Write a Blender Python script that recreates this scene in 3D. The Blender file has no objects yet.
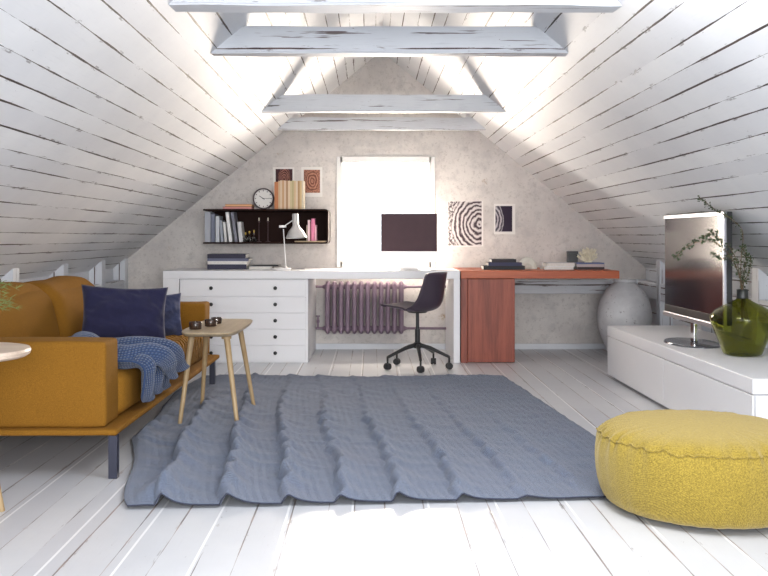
import bpy, bmesh, math, random
from mathutils import Vector, Matrix, noise
random.seed(7)
sc = bpy.context.scene
col = sc.collection
PI = math.pi
R = math.radians

# ------------------------------------------------------------------ camera
F = 930.0; VX = 380.0; VY = 237.0; EYE = 1.0
cd = bpy.data.cameras.new('camera'); cam = bpy.data.objects.new('camera', cd); col.objects.link(cam)
cam.location = (0, 0, EYE); cam.rotation_euler = (PI/2, 0, 0)
cd.sensor_width = 36; cd.lens = F/768*36
cd.shift_x = (384-VX)/768; cd.shift_y = (VY-288)/768
cd.clip_start = .05
sc.camera = cam

# ------------------------------------------------------------------ world, lights, exposure
w = bpy.data.worlds.new('world'); sc.world = w; w.use_nodes = True
bg = w.node_tree.nodes['Background']
bg.inputs[0].default_value = (.84, .92, 1, 1); bg.inputs[1].default_value = 1.9
def area(name, loc, rot, sx, sy, power, color):
    l = bpy.data.lights.new(name, 'AREA'); l.shape = 'RECTANGLE'; l.size = sx; l.size_y = sy
    l.energy = power; l.color = color
    o = bpy.data.objects.new(name, l); o.location = loc; o.rotation_euler = rot; col.objects.link(o)
    return o
area('rear_gable_window_light', (1.3, -4.2, 1.7), (R(88), 0, R(8)), 3.6, 2.0, 370, (1, .98, .97))
area('added_overhead_fill', (.47, 2.65, 1.98), (R(8), R(-22), 0), .6, 1.0, 27, (.97, .98, 1))  # overhead fill added to brighten pouf top and rug, no known roof window
area('gable_window_daylight', (.05, 9.05, 1.45), (R(-90), 0, 0), 1.3, 1.5, 330, (1, .87, .73))
sc.view_settings.view_transform = 'Standard'
sc.view_settings.look = 'None'
sc.view_settings.exposure = 0.55
sc.view_settings.gamma = 1
sc.view_settings.use_curve_mapping = False

def X(px, Y): return (px-VX)*Y/F
def H(py, Y): return EYE+(VY-py)*Y/F
def P(px, py, Y): return Vector((X(px, Y), Y, H(py, Y)))

# ------------------------------------------------------------------ materials
class NT:
    def __init__(s, name):
        s.m = bpy.data.materials.new(name); s.m.use_nodes = True
        s.t = s.m.node_tree; s.p = s.t.nodes['Principled BSDF']
        s.out = s.t.nodes['Material Output']
    def n(s, typ, **kw):
        nd = s.t.nodes.new(typ)
        ins = kw.pop('ins', {})
        for k, v in kw.items(): setattr(nd, k, v)
        for k, v in ins.items(): s.set(nd.inputs[k], v)
        return nd
    def set(s, sock, v):
        if isinstance(v, bpy.types.NodeSocket): s.t.links.new(v, sock)
        else:
            if isinstance(v, tuple) and len(v) == 3 and sock.type == 'RGBA': v = v+(1,)
            sock.default_value = v
    def math(s, op, a, b=0.0, c=None, clamp=False):
        nd = s.n('ShaderNodeMath', operation=op, use_clamp=clamp)
        s.set(nd.inputs[0], a); s.set(nd.inputs[1], b)
        if c is not None: s.set(nd.inputs[2], c)
        return nd.outputs[0]
    def mix(s, f, a, b, blend='MIX'):
        nd = s.n('ShaderNodeMix', data_type='RGBA', blend_type=blend)
        s.set(nd.inputs[0], f); s.set(nd.inputs[6], a); s.set(nd.inputs[7], b)
        return nd.outputs[2]
    def ramp(s, f, lo, hi):
        nd = s.n('ShaderNodeMapRange', clamp=True)
        s.set(nd.inputs[0], f); s.set(nd.inputs[1], lo); s.set(nd.inputs[2], hi)
        return nd.outputs[0]
    def noise(s, vec, scale, detail=3, rough=.5, out=0):
        nd = s.n('ShaderNodeTexNoise'); s.set(nd.inputs['Vector'], vec)
        s.set(nd.inputs['Scale'], scale); s.set(nd.inputs['Detail'], detail); s.set(nd.inputs['Roughness'], rough)
        return nd.outputs[out]
    def mapping(s, vec, scale=(1,1,1), rot=(0,0,0), loc=(0,0,0)):
        nd = s.n('ShaderNodeMapping'); s.set(nd.inputs['Vector'], vec)
        nd.inputs['Scale'].default_value = scale; nd.inputs['Rotation'].default_value = rot; nd.inputs['Location'].default_value = loc
        return nd.outputs[0]
    def bump(s, h, strength=.3, dist=.01):
        nd = s.n('ShaderNodeBump'); s.set(nd.inputs['Height'], h)
        nd.inputs['Strength'].default_value = strength; nd.inputs['Distance'].default_value = dist
        s.set(s.p.inputs['Normal'], nd.outputs[0])
    def obj(s): return s.n('ShaderNodeTexCoord').outputs['Object']
    def uv(s): return s.n('ShaderNodeTexCoord').outputs['UV']
    def base(s, c, rough=.6, metal=0.0, spec=.5):
        s.set(s.p.inputs['Base Color'], c); s.set(s.p.inputs['Roughness'], rough)
        s.set(s.p.inputs['Metallic'], metal); s.set(s.p.inputs['Specular IOR Level'], spec)

def plain(name, c, rough=.5, metal=0.0, var=.08, scale=12, bump=0.0, spec=.5, coat=0.0):
    k = NT(name); o = k.obj(); f = k.noise(o, scale, 4)
    dark = tuple(v*(1-var*2) for v in c)
    k.base(k.mix(f, dark, tuple(min(1, v*(1+var)) for v in c)), rough, metal, spec)
    if bump: k.bump(k.noise(o, scale*8, 3), bump, .004)
    if coat: k.p.inputs['Coat Weight'].default_value = coat
    return k.m

def fabric(name, c, scale=420, var=.25, bump=.35, sheen=.3, wr=0.0, c2=None):
    k = NT(name); o = k.obj()
    wa = k.n('ShaderNodeTexWave', wave_type='BANDS', bands_direction='DIAGONAL', ins={'Vector': o, 'Scale': scale/2, 'Distortion': 2.5, 'Detail': 1.0}).outputs['Fac']
    nz = k.noise(o, scale, 2, .7)
    big = k.noise(o, 5, 4)
    f = k.math('MULTIPLY', nz, k.math('ADD', .75, k.math('MULTIPLY', wa, .22)))
    lo = tuple(v*(1-var*1.6) for v in c); hi = tuple(min(1, v*(1+var)) for v in (c2 or c))
    k.base(k.mix(k.ramp(f, .15, .65), lo, hi), .95, 0, .15)
    k.p.inputs['Sheen Weight'].default_value = sheen; k.p.inputs['Sheen Tint'].default_value = (*[min(1, .35+v*1.6) for v in c], 1); k.p.inputs['Sheen Roughness'].default_value = .5
    h = k.math('ADD', f, k.math('MULTIPLY', big, wr))
    k.bump(h, bump, .004 if not wr else .012)
    return k.m

def painted_boards(name, pitch, crack_w, base, lo, rgh=.55, spc=.35, chips=.5, edge_glints=False, grain=0.6, streak=0, crackc=(.07,.05,.045)):
    """white painted boards running along v; u is across them (both in metres)"""
    k = NT(name); uv = k.uv()
    sep = k.n('ShaderNodeSeparateXYZ', ins={0: uv})
    u, v = sep.outputs[0], sep.outputs[1]
    lowv = k.mapping(uv, (3, .6, 1))
    wob = k.math('MULTIPLY', k.math('SUBTRACT', k.noise(lowv, 1.5, 3), .5), .012)
    uw = k.math('DIVIDE', k.math('ADD', u, wob), pitch)
    vo = k.n('ShaderNodeTexVoronoi', voronoi_dimensions='1D', feature='DISTANCE_TO_EDGE', ins={'W': uw, 'Scale': 1.0, 'Randomness': .55})
    ed = k.math('MULTIPLY', vo.outputs['Distance'], pitch)
    vc = k.n('ShaderNodeTexVoronoi', voronoi_dimensions='1D', feature='F1', ins={'W': uw, 'Scale': 1.0, 'Randomness': .55})
    cid = k.n('ShaderNodeSeparateColor', ins={0: vc.outputs['Color']}).outputs[0]
    # crack whose width changes along the board, and which paint closes in places
    vary = k.noise(k.mapping(uv, (9, 1.3, 1)), 1.0, 4, .65)
    cw = k.math('MULTIPLY', k.ramp(vary, .39, .60), crack_w)
    crack = k.math('LESS_THAN', ed, cw)
    
    # peeled chips
    gr = k.noise(k.mapping(uv, (90, 26, 1)), 1.0, 5, .75)
    gr2 = k.noise(k.mapping(uv, (9, 4, 1)), 1.0, 3, .6)
    chip = k.math('MULTIPLY', k.ramp(gr, .66-.02*chips, .70-.02*chips), k.ramp(gr2, .60-.06*chips, .66-.06*chips))
    near = k.math('MULTIPLY', k.ramp(k.noise(k.mapping(uv, (25, 6, 1), loc=(3, 7, 0)), 1, 4, .7), .58, .64), k.math('LESS_THAN', ed, crack_w*2.6))
    chip = k.math('MAXIMUM', chip, k.math('MULTIPLY', near, .75))
    fine = k.noise(k.mapping(uv, (90, 6, 1)), 1.0, 4, .6)
    board = k.mix(k.ramp(cid, .1, .9), lo, base)
    tone = k.mix(k.ramp(k.noise(uv, 1.3, 5, .6), .3, .7), (.86,.87,.89), (1,1,1))
    board = k.mix(1.0, board, tone, 'MULTIPLY')
    board = k.mix(k.math('MULTIPLY', k.ramp(fine, .55, .75), .18*grain), board, (.42,.42,.45))
    if streak:
        s2 = k.noise(k.mapping(uv, (34, 1.1, 1), loc=(11, 5, 0)), 1.0, 4, .65)
        split = k.math('MULTIPLY', k.ramp(s2, .605, .625), .9)
        crack = k.math('MAXIMUM', crack, split)
    if edge_glints:  # pale lines: highlights on the board edges painted into the colour
        vo2 = k.n('ShaderNodeTexVoronoi', voronoi_dimensions='1D', feature='DISTANCE_TO_EDGE', ins={'W': k.math('ADD', k.math('MULTIPLY', uw, .5), 7.3), 'Scale': 1.0, 'Randomness': .6})
        st = k.math('LESS_THAN', k.math('MULTIPLY', vo2.outputs['Distance'], pitch*2), crack_w*1.3)
        board = k.mix(k.math('MULTIPLY', st, .8), board, (.95,.95,.96))
    cc = k.mix(k.ramp(k.noise(uv, 4, 2), .4, .6), crackc, tuple(min(1, x*2.0) for x in (crackc[0]*1.2, crackc[1], crackc[2]*.9)))
    k.base(k.mix(k.math('MAXIMUM', crack, k.math('MULTIPLY', chip, .75)), board, cc), rgh, 0, spc)
    h = k.math('SUBTRACT', k.math('MULTIPLY', fine, .25), k.math('MAXIMUM', crack, chip))
    k.bump(h, .35, .003)
    return k.m

def wood(name, c1, c2, axis='X', scale=6, rough=.45, ring=2.5):
    k = NT(name); o = k.obj()
    st = {'X': (.6, 9, 9), 'Y': (9, .6, 9), 'Z': (9, 9, .6)}[axis]
    m = k.mapping(o, st)
    n1 = k.noise(m, scale*.35, 5, .6); n2 = k.noise(m, scale*2.5, 3, .6)
    f = k.math('ADD', k.math('MULTIPLY', n1, .7), k.math('MULTIPLY', n2, .3))
    k.base(k.mix(k.ramp(f, .36, .64), c1, c2), rough, 0, .4)
    k.bump(n2, .08, .002)
    return k.m

M = {}
M['roof'] = painted_boards('roof_boards', .104, .0046, (.84,.85,.86), (.75,.76,.78), chips=.75, streak=0, crackc=(.022,.016,.015))
M['floor'] = painted_boards('floor_boards', .125, .0032, (.69,.70,.72), (.62,.63,.66), rgh=.34, spc=.65, chips=.9, edge_glints=True, crackc=(.15,.14,.14))
M['beam'] = painted_boards('beam_wood', .33, .006, (.74,.76,.79), (.66,.68,.72), chips=1.0, streak=1, grain=2.2, crackc=(.05,.035,.035))
M['kneewall'] = painted_boards('knee_wall_boards', .19, .006, (.78,.80,.83), (.70,.72,.76), chips=.7, grain=1.2)
k = NT('plaster'); o = k.obj()
a = k.noise(o, 1.1, 8, .62); b = k.noise(o, 7, 6, .7); c_ = k.noise(o, 38, 4, .7); d = k.noise(k.mapping(o, loc=(4, 2, 9)), 3.2, 5, .7)
basec = k.mix(k.ramp(a, .35, .65), (.52,.49,.475), (.74,.705,.67))
basec = k.mix(k.math('MULTIPLY', k.ramp(b, .50, .66), .6), basec, (.48,.46,.455))
basec = k.mix(k.math('MULTIPLY', k.ramp(c_, .54, .66), .5), basec, (.42,.385,.365))
st = k.math('MULTIPLY', k.ramp(d, .645, .70), k.ramp(c_, .42, .6))
basec = k.mix(k.math('MULTIPLY', st, .8), basec, (.36,.24,.12))
k.base(basec, .9, 0, .2); k.bump(k.math('ADD', b, k.math('MULTIPLY', c_, .5)), .35, .006); M['plaster'] = k.m
k = NT('white_gloss_furniture'); o = k.obj()
k.base(k.mix(k.noise(o, 3, 3), (.76,.76,.785), (.79,.79,.81)), .4, 0, .5); M['white'] = k.m
M['white_shaded'] = plain('white_recess_shaded', (.45,.45,.48), .6)  # bench white darkened, shade of the gap put into the colour
M['window_white'] = plain('window_paint', (.88,.87,.85), .5, var=.03)
M['black'] = plain('black_satin', (.012,.012,.014), .35)
M['rubber'] = plain('black_rubber', (.02,.02,.023), .6)
M['chrome'] = plain('chrome', (.75,.75,.78), .12, 1.0, var=.02)
M['silver'] = plain('silver_trim', (.42,.42,.46), .35, .9, var=.03)
M['steel_leg'] = plain('dark_blue_steel', (.022,.024,.045), .4)
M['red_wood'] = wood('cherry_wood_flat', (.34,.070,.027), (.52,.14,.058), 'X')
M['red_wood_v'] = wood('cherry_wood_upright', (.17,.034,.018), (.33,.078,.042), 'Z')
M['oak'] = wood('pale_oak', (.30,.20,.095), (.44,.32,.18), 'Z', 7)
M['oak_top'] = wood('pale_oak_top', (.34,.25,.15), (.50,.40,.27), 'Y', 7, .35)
M['round_top'] = wood('pale_round_top', (.50,.38,.29), (.68,.56,.46), 'X', 6)
M['sofa'] = fabric('ochre_sofa_cloth', (.225,.102,.013), 300, .28, .3, .0)
M['pouf'] = fabric('mustard_pouf_cloth', (.225,.155,.022), 200, .36, .6, .6, c2=(.31,.225,.04))
M['navy'] = fabric('navy_velvet', (.022,.022,.056), 260, .2, .25, .3)
M['slate'] = fabric('slate_velvet', (.045,.052,.105), 260, .2, .25, .3)
M['chair'] = plain('aubergine_shell', (.050,.036,.055), .32, var=.05)
M['radiator'] = plain('mauve_radiator_paint', (.24,.165,.22), .45, var=.15, scale=9, bump=.2)
# knitted blanket
k = NT('blue_knit'); uv = k.uv()
w1 = k.n('ShaderNodeTexWave', bands_direction='X', ins={'Vector': uv, 'Scale': 26.0, 'Distortion': 2.0, 'Detail': 1.0}).outputs['Fac']
w2 = k.n('ShaderNodeTexWave', bands_direction='Y', ins={'Vector': uv, 'Scale': 26.0, 'Distortion': 2.0, 'Detail': 1.0}).outputs['Fac']
hh = k.math('MULTIPLY', w1, w2)
k.base(k.mix(k.ramp(hh, 0, .8), (.028,.050,.115), (.060,.100,.205)), .95, 0, .15); k.p.inputs['Sheen Weight'].default_value = .3
k.bump(hh, .8, .006); M['knit'] = k.m
# rug
k = NT('slate_rug_weave'); uv = k.uv()
zz = k.n('ShaderNodeTexWave', wave_profile='TRI', bands_direction='X', ins={'Vector': uv, 'Scale': 9.0, 'Distortion': 0.0}).outputs['Fac']
sep = k.n('ShaderNodeSeparateXYZ', ins={0: uv})
yy = k.math('ADD', k.math('MULTIPLY', sep.outputs[1], 130), k.math('MULTIPLY', zz, 2.2))
hb = k.math('FRACT', yy)
nz = k.noise(uv, 130, 4, .8); big = k.noise(uv, 2.3, 5, .6)
f = k.math('ADD', k.math('MULTIPLY', hb, .5), k.math('MULTIPLY', nz, .8))
cc = k.mix(k.ramp(f, .42, .92), (.045,.057,.092), (.225,.27,.365))
cc = k.mix(k.math('MULTIPLY', k.ramp(big, .4, .7), .3), cc, (.14,.14,.19))
k.base(cc, .97, 0, .1); k.p.inputs['Sheen Weight'].default_value = .25
k.bump(f, .6, .006); M['rug'] = k.m
# green glass
k = NT('green_glass'); k.base((.50,.52,.13), .03, 0, .5); k.p.inputs['Transmission Weight'].default_value = 1.0; k.p.inputs['IOR'].default_value = 1.35; M['green_glass'] = k.m
k = NT('clear_glass'); tr = k.n('ShaderNodeBsdfTransparent', ins={0: (.92,.93,.94)}); gl = k.n('ShaderNodeBsdfGlossy', ins={'Roughness': .08})
fr = k.n('ShaderNodeLayerWeight', ins={'Blend': .45}); mx = k.n('ShaderNodeMixShader', ins={0: fr.outputs['Facing'], 1: tr.outputs[0], 2: gl.outputs[0]})
k.t.links.new(mx.outputs[0], k.out.inputs[0]); M['glass'] = k.m
# window pane: thin glass (clear, a little reflective)
k = NT('window_glass'); tr = k.n('ShaderNodeBsdfTransparent'); gl = k.n('ShaderNodeBsdfGlossy', ins={'Roughness': .02})
fr = k.n('ShaderNodeFresnel', ins={'IOR': 1.45}); mx = k.n('ShaderNodeMixShader', ins={0: fr.outputs[0], 1: tr.outputs[0], 2: gl.outputs[0]})
k.t.links.new(mx.outputs[0], k.out.inputs[0]); M['pane'] = k.m
# screens
k = NT('tv_screen'); k.base((.012,.010,.018), .13, 0, .5); k.p.inputs['IOR'].default_value = 2.3; M['screen'] = k.m
M['imac_screen'] = plain('computer_screen', (.065,.034,.042), .45, spec=.15)
M['alu'] = plain('white_aluminium', (.80,.79,.79), .35, .1, var=.02)
# urn
k = NT('chipped_urn_glaze'); o = k.obj(); a = k.noise(o, 5, 5, .6); b = k.noise(o, 34, 4, .75)
bc = k.mix(k.ramp(a, .35, .65), (.50,.50,.52), (.66,.66,.67))
m1 = k.math('MULTIPLY', k.ramp(b, .60, .66), k.ramp(a, .45, .55))
k.base(k.mix(m1, bc, (.17,.14,.15)), .6, 0, .35); k.bump(k.math('SUBTRACT', a, m1), .3, .01); M['urn'] = k.m
# shelf: brown black laminate
M['shelf'] = plain('dark_brown_shelf', (.024,.010,.008), .75, var=.2, scale=4, spec=.15)
M['page'] = plain('book_pages', (.74,.72,.68), .9, var=.1, scale=60)
M['page_tan'] = plain('tan_book_pages', (.66,.42,.22), .9, var=.1, scale=60)
M['paper'] = plain('white_paper', (.80,.78,.75), .8, var=.03)
M['coral'] = plain('cream_coral', (.86,.79,.62), .8, var=.15, scale=40, bump=.4)
M['shell'] = plain('ivory_shell', (.72,.70,.62), .5, var=.1, scale=20)
M['dark_cup'] = plain('dark_brown_ceramic', (.035,.020,.014), .18)
M['wax'] = plain('cream_wax', (.72,.66,.55), .6)
M['leaf'] = plain('dark_green_leaf', (.045,.075,.030), .5, var=.3, scale=30)
M['stem'] = plain('brown_stem', (.13,.085,.045), .7)
M['fern'] = plain('light_green_fern', (.20,.26,.07), .6, var=.3)
M['pot'] = plain('grey_clay_pot', (.38,.36,.34), .8)
M['amber'] = plain('amber_stopper', (.55,.38,.08), .4)
_bk = {}
def bmat(c, name='book_cloth'):
    if c not in _bk: _bk[c] = plain(name, c, .6, var=.06, scale=25)
    return _bk[c]

def print_mat(name, centre, ratio, c1, c2, freq, dist, spiral=True, c3=None, edge=None):
    k = NT(name); uv = k.uv()
    m = k.mapping(uv, (1, ratio, 1), loc=(-centre[0], -centre[1]*ratio, 0))
    wv = k.n('ShaderNodeVectorMath', operation='SCALE', ins={0: k.noise(uv, 3.2, 4, .6, 1), 'Scale': .22}).outputs[0]
    m = k.n('ShaderNodeVectorMath', operation='ADD', ins={0: m, 1: k.n('ShaderNodeVectorMath', operation='SUBTRACT', ins={0: wv, 1: (.11, .11, .11)}).outputs[0]}).outputs[0]
    m = k.mapping(m, (1, 1, 0))
    w_ = k.n('ShaderNodeTexWave', wave_type='RINGS', rings_direction='Z', ins={'Vector': m, 'Scale': freq, 'Distortion': dist, 'Detail': 5.0, 'Detail Scale': 2.5, 'Detail Roughness': .7}).outputs['Fac']
    nz = k.noise(uv, 14, 5, .7)
    ln = k.n('ShaderNodeVectorMath', operation='LENGTH', ins={0: m}).outputs['Value']
    chaos = k.ramp(k.math('ADD', ln, k.math('MULTIPLY', nz, .1)), edge or .62, (edge or .62)+.06)
    f = k.mix(chaos, k.ramp(w_, .1, .9), k.ramp(nz, .44, .56))
    k.base(k.mix(f, c1, c2), .75, 0, .3)
    if c3:
        k.base(k.mix(chaos, k.mix(k.ramp(w_, .1, .9), c1, c2), c3), .75, 0, .3)
    return k.m

# ------------------------------------------------------------------ mesh helpers
def box(bm, x0, x1, y0, y1, z0, z1, r=0, seg=2, mtx=None):
    cx, cy, cz = (x0+x1)/2, (y0+y1)/2, (z0+z1)/2
    g = bmesh.ops.create_cube(bm, size=1, matrix=Matrix.Translation((cx, cy, cz)) @ Matrix.Diagonal((abs(x1-x0), abs(y1-y0), abs(z1-z0), 1)))
    vs = g['verts']
    if r:
        es = list({e for v in vs for e in v.link_edges})
        gg = bmesh.ops.bevel(bm, geom=es, offset=r, segments=seg, affect='EDGES', profile=.5)
        vs = list({v for v in gg['verts']} | {v for v in vs if v.is_valid})
    if mtx is not None: bmesh.ops.transform(bm, matrix=mtx, verts=[v for v in vs if v.is_valid])
    return vs
def cyl(bm, p0, p1, r0, r1=None, seg=20, cap=True):
    p0 = Vector(p0); p1 = Vector(p1); r1 = r0 if r1 is None else r1
    d = p1-p0; q = d.to_track_quat('Z', 'Y').to_matrix().to_4x4()
    bmesh.ops.create_cone(bm, cap_ends=cap, segments=seg, radius1=r0, radius2=r1, depth=d.length, matrix=Matrix.Translation((p0+p1)/2) @ q)
def lathe(bm, prof, c=(0,0,0), seg=40, sx=1, sy=1):
    rings = []
    for r, z in prof:
        if r < 1e-5: rings.append([bm.verts.new((c[0], c[1], c[2]+z))])
        else: rings.append([bm.verts.new((c[0]+r*sx*math.cos(2*PI*i/seg), c[1]+r*sy*math.sin(2*PI*i/seg), c[2]+z)) for i in range(seg)])
    for a, b in zip(rings, rings[1:]):
        for i in range(seg):
            j = (i+1) % seg
            if len(a) == 1 and len(b) > 1: bm.faces.new((a[0], b[i], b[j]))
            elif len(b) == 1 and len(a) > 1: bm.faces.new((a[i], a[j], b[0]))
            elif len(a) > 1: bm.faces.new((a[i], a[j], b[j], b[i]))
def tube(bm, pts, rad, seg=8):
    pts = [Vector(p) for p in pts]; n = len(pts)
    rr = rad if isinstance(rad, (list, tuple)) else [rad]*n
    rings = []
    for i, p in enumerate(pts):
        t = (pts[min(i+1, n-1)]-pts[max(i-1, 0)]).normalized()
        a = t.orthogonal().normalized() if i == 0 else (prev - t*prev.dot(t)).normalized()
        prev = a; b = t.cross(a)
        rings.append([bm.verts.new(p+(a*math.cos(2*PI*j/seg)+b*math.sin(2*PI*j/seg))*rr[i]) for j in range(seg)])
    for A, B in zip(rings, rings[1:]):
        for j in range(seg): bm.faces.new((A[j], A[(j+1) % seg], B[(j+1) % seg], B[j]))
    bm.faces.new(rings[0][::-1]); bm.faces.new(rings[-1])
def grid(bm, fn, nu, nv, uvfn=None, closed=False):
    vs = [[bm.verts.new(fn(i/nu, j/nv)) for j in range(nv+1)] for i in range(nu+1)]
    uvl = bm.loops.layers.uv.verify() if uvfn else None
    for i in range(nu):
        for j in range(nv):
            f = bm.faces.new((vs[i][j], vs[i+1][j], vs[i+1][j+1], vs[i][j+1]))
            if uvfn:
                for l, (a, b) in zip(f.loops, ((i, j), (i+1, j), (i+1, j+1), (i, j+1))): l[uvl].uv = uvfn(a/nu, b/nv)
    return vs
def obj(name, bm, m, parent=None, smooth=False, label=None, angle=None, recalc=True):
    if recalc: bmesh.ops.recalc_face_normals(bm, faces=bm.faces)
    me = bpy.data.meshes.new(name); bm.to_mesh(me); bm.free()
    me.materials.append(m)
    o = bpy.data.objects.new(name, me); col.objects.link(o)
    if smooth:
        for p in me.polygons: p.use_smooth = True
        if angle:
            try: me.set_sharp_from_angle(angle=R(angle))
            except Exception: pass
    if parent: o.parent = parent
    if label: o['label'] = label
    return o
def B(): return bmesh.new()
def boxobj(name, d, m, parent=None, r=0, seg=2, label=None):
    bm = B(); box(bm, *d, r=r, seg=seg); return obj(name, bm, m, parent, label=label)
def tag(o, label, cat, group=None):
    o['label'] = label; o['category'] = cat
    if group: o['group'] = group
    return o
def thing(name, label, cat, loc=(0,0,0), rz=0, group=None, rot=None):
    o = bpy.data.objects.new(name, None); o.empty_display_size = .1; col.objects.link(o)
    o.location = loc; o.rotation_euler = rot or (0, 0, rz)
    return tag(o, label, cat, group)
def struct(o): o['kind'] = 'structure'; return o
def children(o): return [c for c in bpy.data.objects if c.parent == o]
def copy_tree(o, parent=None):
    c = o.copy(); col.objects.link(c)
    if parent: c.parent = parent
    for ch in children(o): copy_tree(ch, c)
    return c
def uvbox(bm, along='x'):
    """metre uvs: v runs along the named axis, u across"""
    uvl = bm.loops.layers.uv.verify(); ax = 'xyz'.index(along)
    off = 0
    for f in bm.faces:
        n = f.normal; k_ = max(range(3), key=lambda i: abs(n[i]))
        rest = [i for i in range(3) if i != ax and i != k_]
        cr = rest[0] if rest else (ax+1) % 3
        for l in f.loops:
            co = l.vert.co
            l[uvl].uv = (co[cr]+k_*1.37+.11*(1 if n[k_] > 0 else 0), co[ax])

# ------------------------------------------------------------------ setting
YW = 8.30; YB = -1.5; SL = .82; AP = 2.66; XK = 2.36
def slope(x): return AP-SL*abs(x)
def xo(y): return .098-.0105*y      # the attic's axis stands a touch askew to the view
ZK = slope(XK)
# roof
def skew(bm):
    for v in bm.verts: v.co.x += xo(v.co.y)
bm = B(); uvl = bm.loops.layers.uv.verify(); L = math.hypot(1, SL)
for s in (-1, 1):
    N = 12
    for i in range(N):
        x0, x1 = XK*i/N, XK*(i+1)/N
        v = [bm.verts.new((s*a+xo(y), y, slope(a))) for a, y in ((x0, YB), (x1, YB), (x1, YW), (x0, YW))]
        f = bm.faces.new(v)
        for l, (a, y) in zip(f.loops, ((x0, YB), (x1, YB), (x1, YW), (x0, YW))): l[uvl].uv = (a*L+(5.3 if s > 0 else 0), y+(30 if s > 0 else 0))
bmesh.ops.remove_doubles(bm, verts=bm.verts, dist=1e-5)
ceil = struct(obj('ceiling', bm, M['roof']))
md = ceil.modifiers.new('thick', 'SOLIDIFY'); md.thickness = .06; md.offset = 1
for p in ceil.data.polygons:   # normals must look into the room
    pass
# floor
bm = B(); uvl = bm.loops.layers.uv.verify()
v = [bm.verts.new(q) for q in ((-XK-.1, YB, 0), (XK+.1, YB, 0), (XK+.1, YW+.2, 0), (-XK-.1, YW+.2, 0))]
f = bm.faces.new(v)
for l in f.loops: l[uvl].uv = (l.vert.co.x+10-xo(l.vert.co.y), l.vert.co.y)
fl = struct(obj('floor', bm, M['floor']))
md = fl.modifiers.new('thick', 'SOLIDIFY'); md.thickness = .08; md.offset = -1
# knee walls
for s, nm in ((-1, 'wall_left'), (1, 'wall_right')):
    bm = B(); box(bm, s*XK, s*(XK+.08), YB, YW+.2, 0, ZK+.03); skew(bm); bm.normal_update(); uvbox(bm, 'y'); struct(obj(nm, bm, M['kneewall']))
# gable wall with window opening
WX0, WX1, WZ0, WZ1 = X(340, YW), X(431.5, YW), H(264, YW), H(160, YW)
bm = B()
EXT = .05
def poly(pts, y=YW): bm.faces.new([bm.verts.new((a, y, b)) for a, b in pts])
for y in (YW, YW+.22):
    poly([(WX0, 0), (WX0, slope(WX0)+EXT), (-XK-.05, ZK+EXT), (-XK-.05, 0)], y)
    poly([(WX1, 0), (XK+.08, 0), (XK+.08, ZK+EXT), (WX1, slope(WX1)+EXT)], y)
    poly([(WX0, 0), (WX1, 0), (WX1, WZ0), (WX0, WZ0)], y)
    poly([(WX0, WZ1), (WX1, WZ1), (WX1, slope(WX1)+EXT), (0, AP+EXT), (WX0, slope(WX0)+EXT)], y)
for (a, b), (c, d) in (((WX0, WZ0), (WX1, WZ0)), ((WX1, WZ0), (WX1, WZ1)), ((WX1, WZ1), (WX0, WZ1)), ((WX0, WZ1), (WX0, WZ0))):
    bm.faces.new([bm.verts.new(q) for q in ((a, YW, b), (c, YW, d), (c, YW+.22, d), (a, YW+.22, b))])
bmesh.ops.remove_doubles(bm, verts=bm.verts, dist=1e-5)
struct(obj('wall_back', bm, M['plaster']))
# window
win = thing('window_1', 'bright window in the gable wall above the white desk', 'window', ((WX0+WX1)/2, YW+.1, WZ0)); struct(win)
hw = (WX1-WX0)/2; hh_ = WZ1-WZ0
bm = B(); t_ = .045
box(bm, -hw-.03, -hw+t_-.02, -.115, .03, -.03, hh_+.03, .004); box(bm, hw-t_+.02, hw+.03, -.115, .03, -.03, hh_+.03, .004)
box(bm, -hw, hw, -.115, .03, -.03, t_-.02, .004); box(bm, -hw, hw, -.115, .03, hh_-t_+.02, hh_+.03, .004)
obj('window_frame', bm, M['window_white'], win)
bm = B(); box(bm, -hw+.005, hw-.005, .0, .006, .005, hh_-.005); obj('window_pane', bm, M['pane'], win)
# baseboard
bm = B(); box(bm, X(310, YW), XK, YW-.025, YW, 0, .05, .004); bm.normal_update(); uvbox(bm, 'x'); struct(obj('baseboard_back', bm, M['kneewall']))
# plate beam under the red desk, along gable and right knee wall
bm = B(); box(bm, .70, XK, YW-.10, YW, .50, .625, .006); bm.normal_update(); uvbox(bm, 'x'); struct(obj('trim_1', bm, M['beam']))
n = 2
for s in (1, -1):
    bm = B(); box(bm, s*(XK-.10), s*XK, 2.5, YW-.1, .48, .62, .006); skew(bm); bm.normal_update(); uvbox(bm, 'y'); struct(obj('trim_%d' % n, bm, M['beam'])); n += 1
# posts of the knee walls, their heads cut to the slope
def post(s, y0, n):
    bm = B(); a, b = 2.256, XK+.02; y1 = y0+.10
    v = [bm.verts.new((s*x, y, z)) for y in (y0, y1) for x, z in ((a, 0), (b, 0), (b, slope(b)+.02), (a, slope(a)+.005))]
    bm.faces.new(v[:4]); bm.faces.new(v[4:])
    for i in range(4): j = (i+1) % 4; bm.faces.new((v[i], v[j], v[4+j], v[4+i]))
    skew(bm); bm.normal_update(); uvbox(bm, 'z'); struct(obj('trim_%d' % n, bm, M['beam']))
for s, ys in ((-1, (5.62, 6.55, 7.48, 8.19)), (1, (5.64, 6.6, 7.55))):
    for y in ys: post(s, y, n); n += 1
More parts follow.
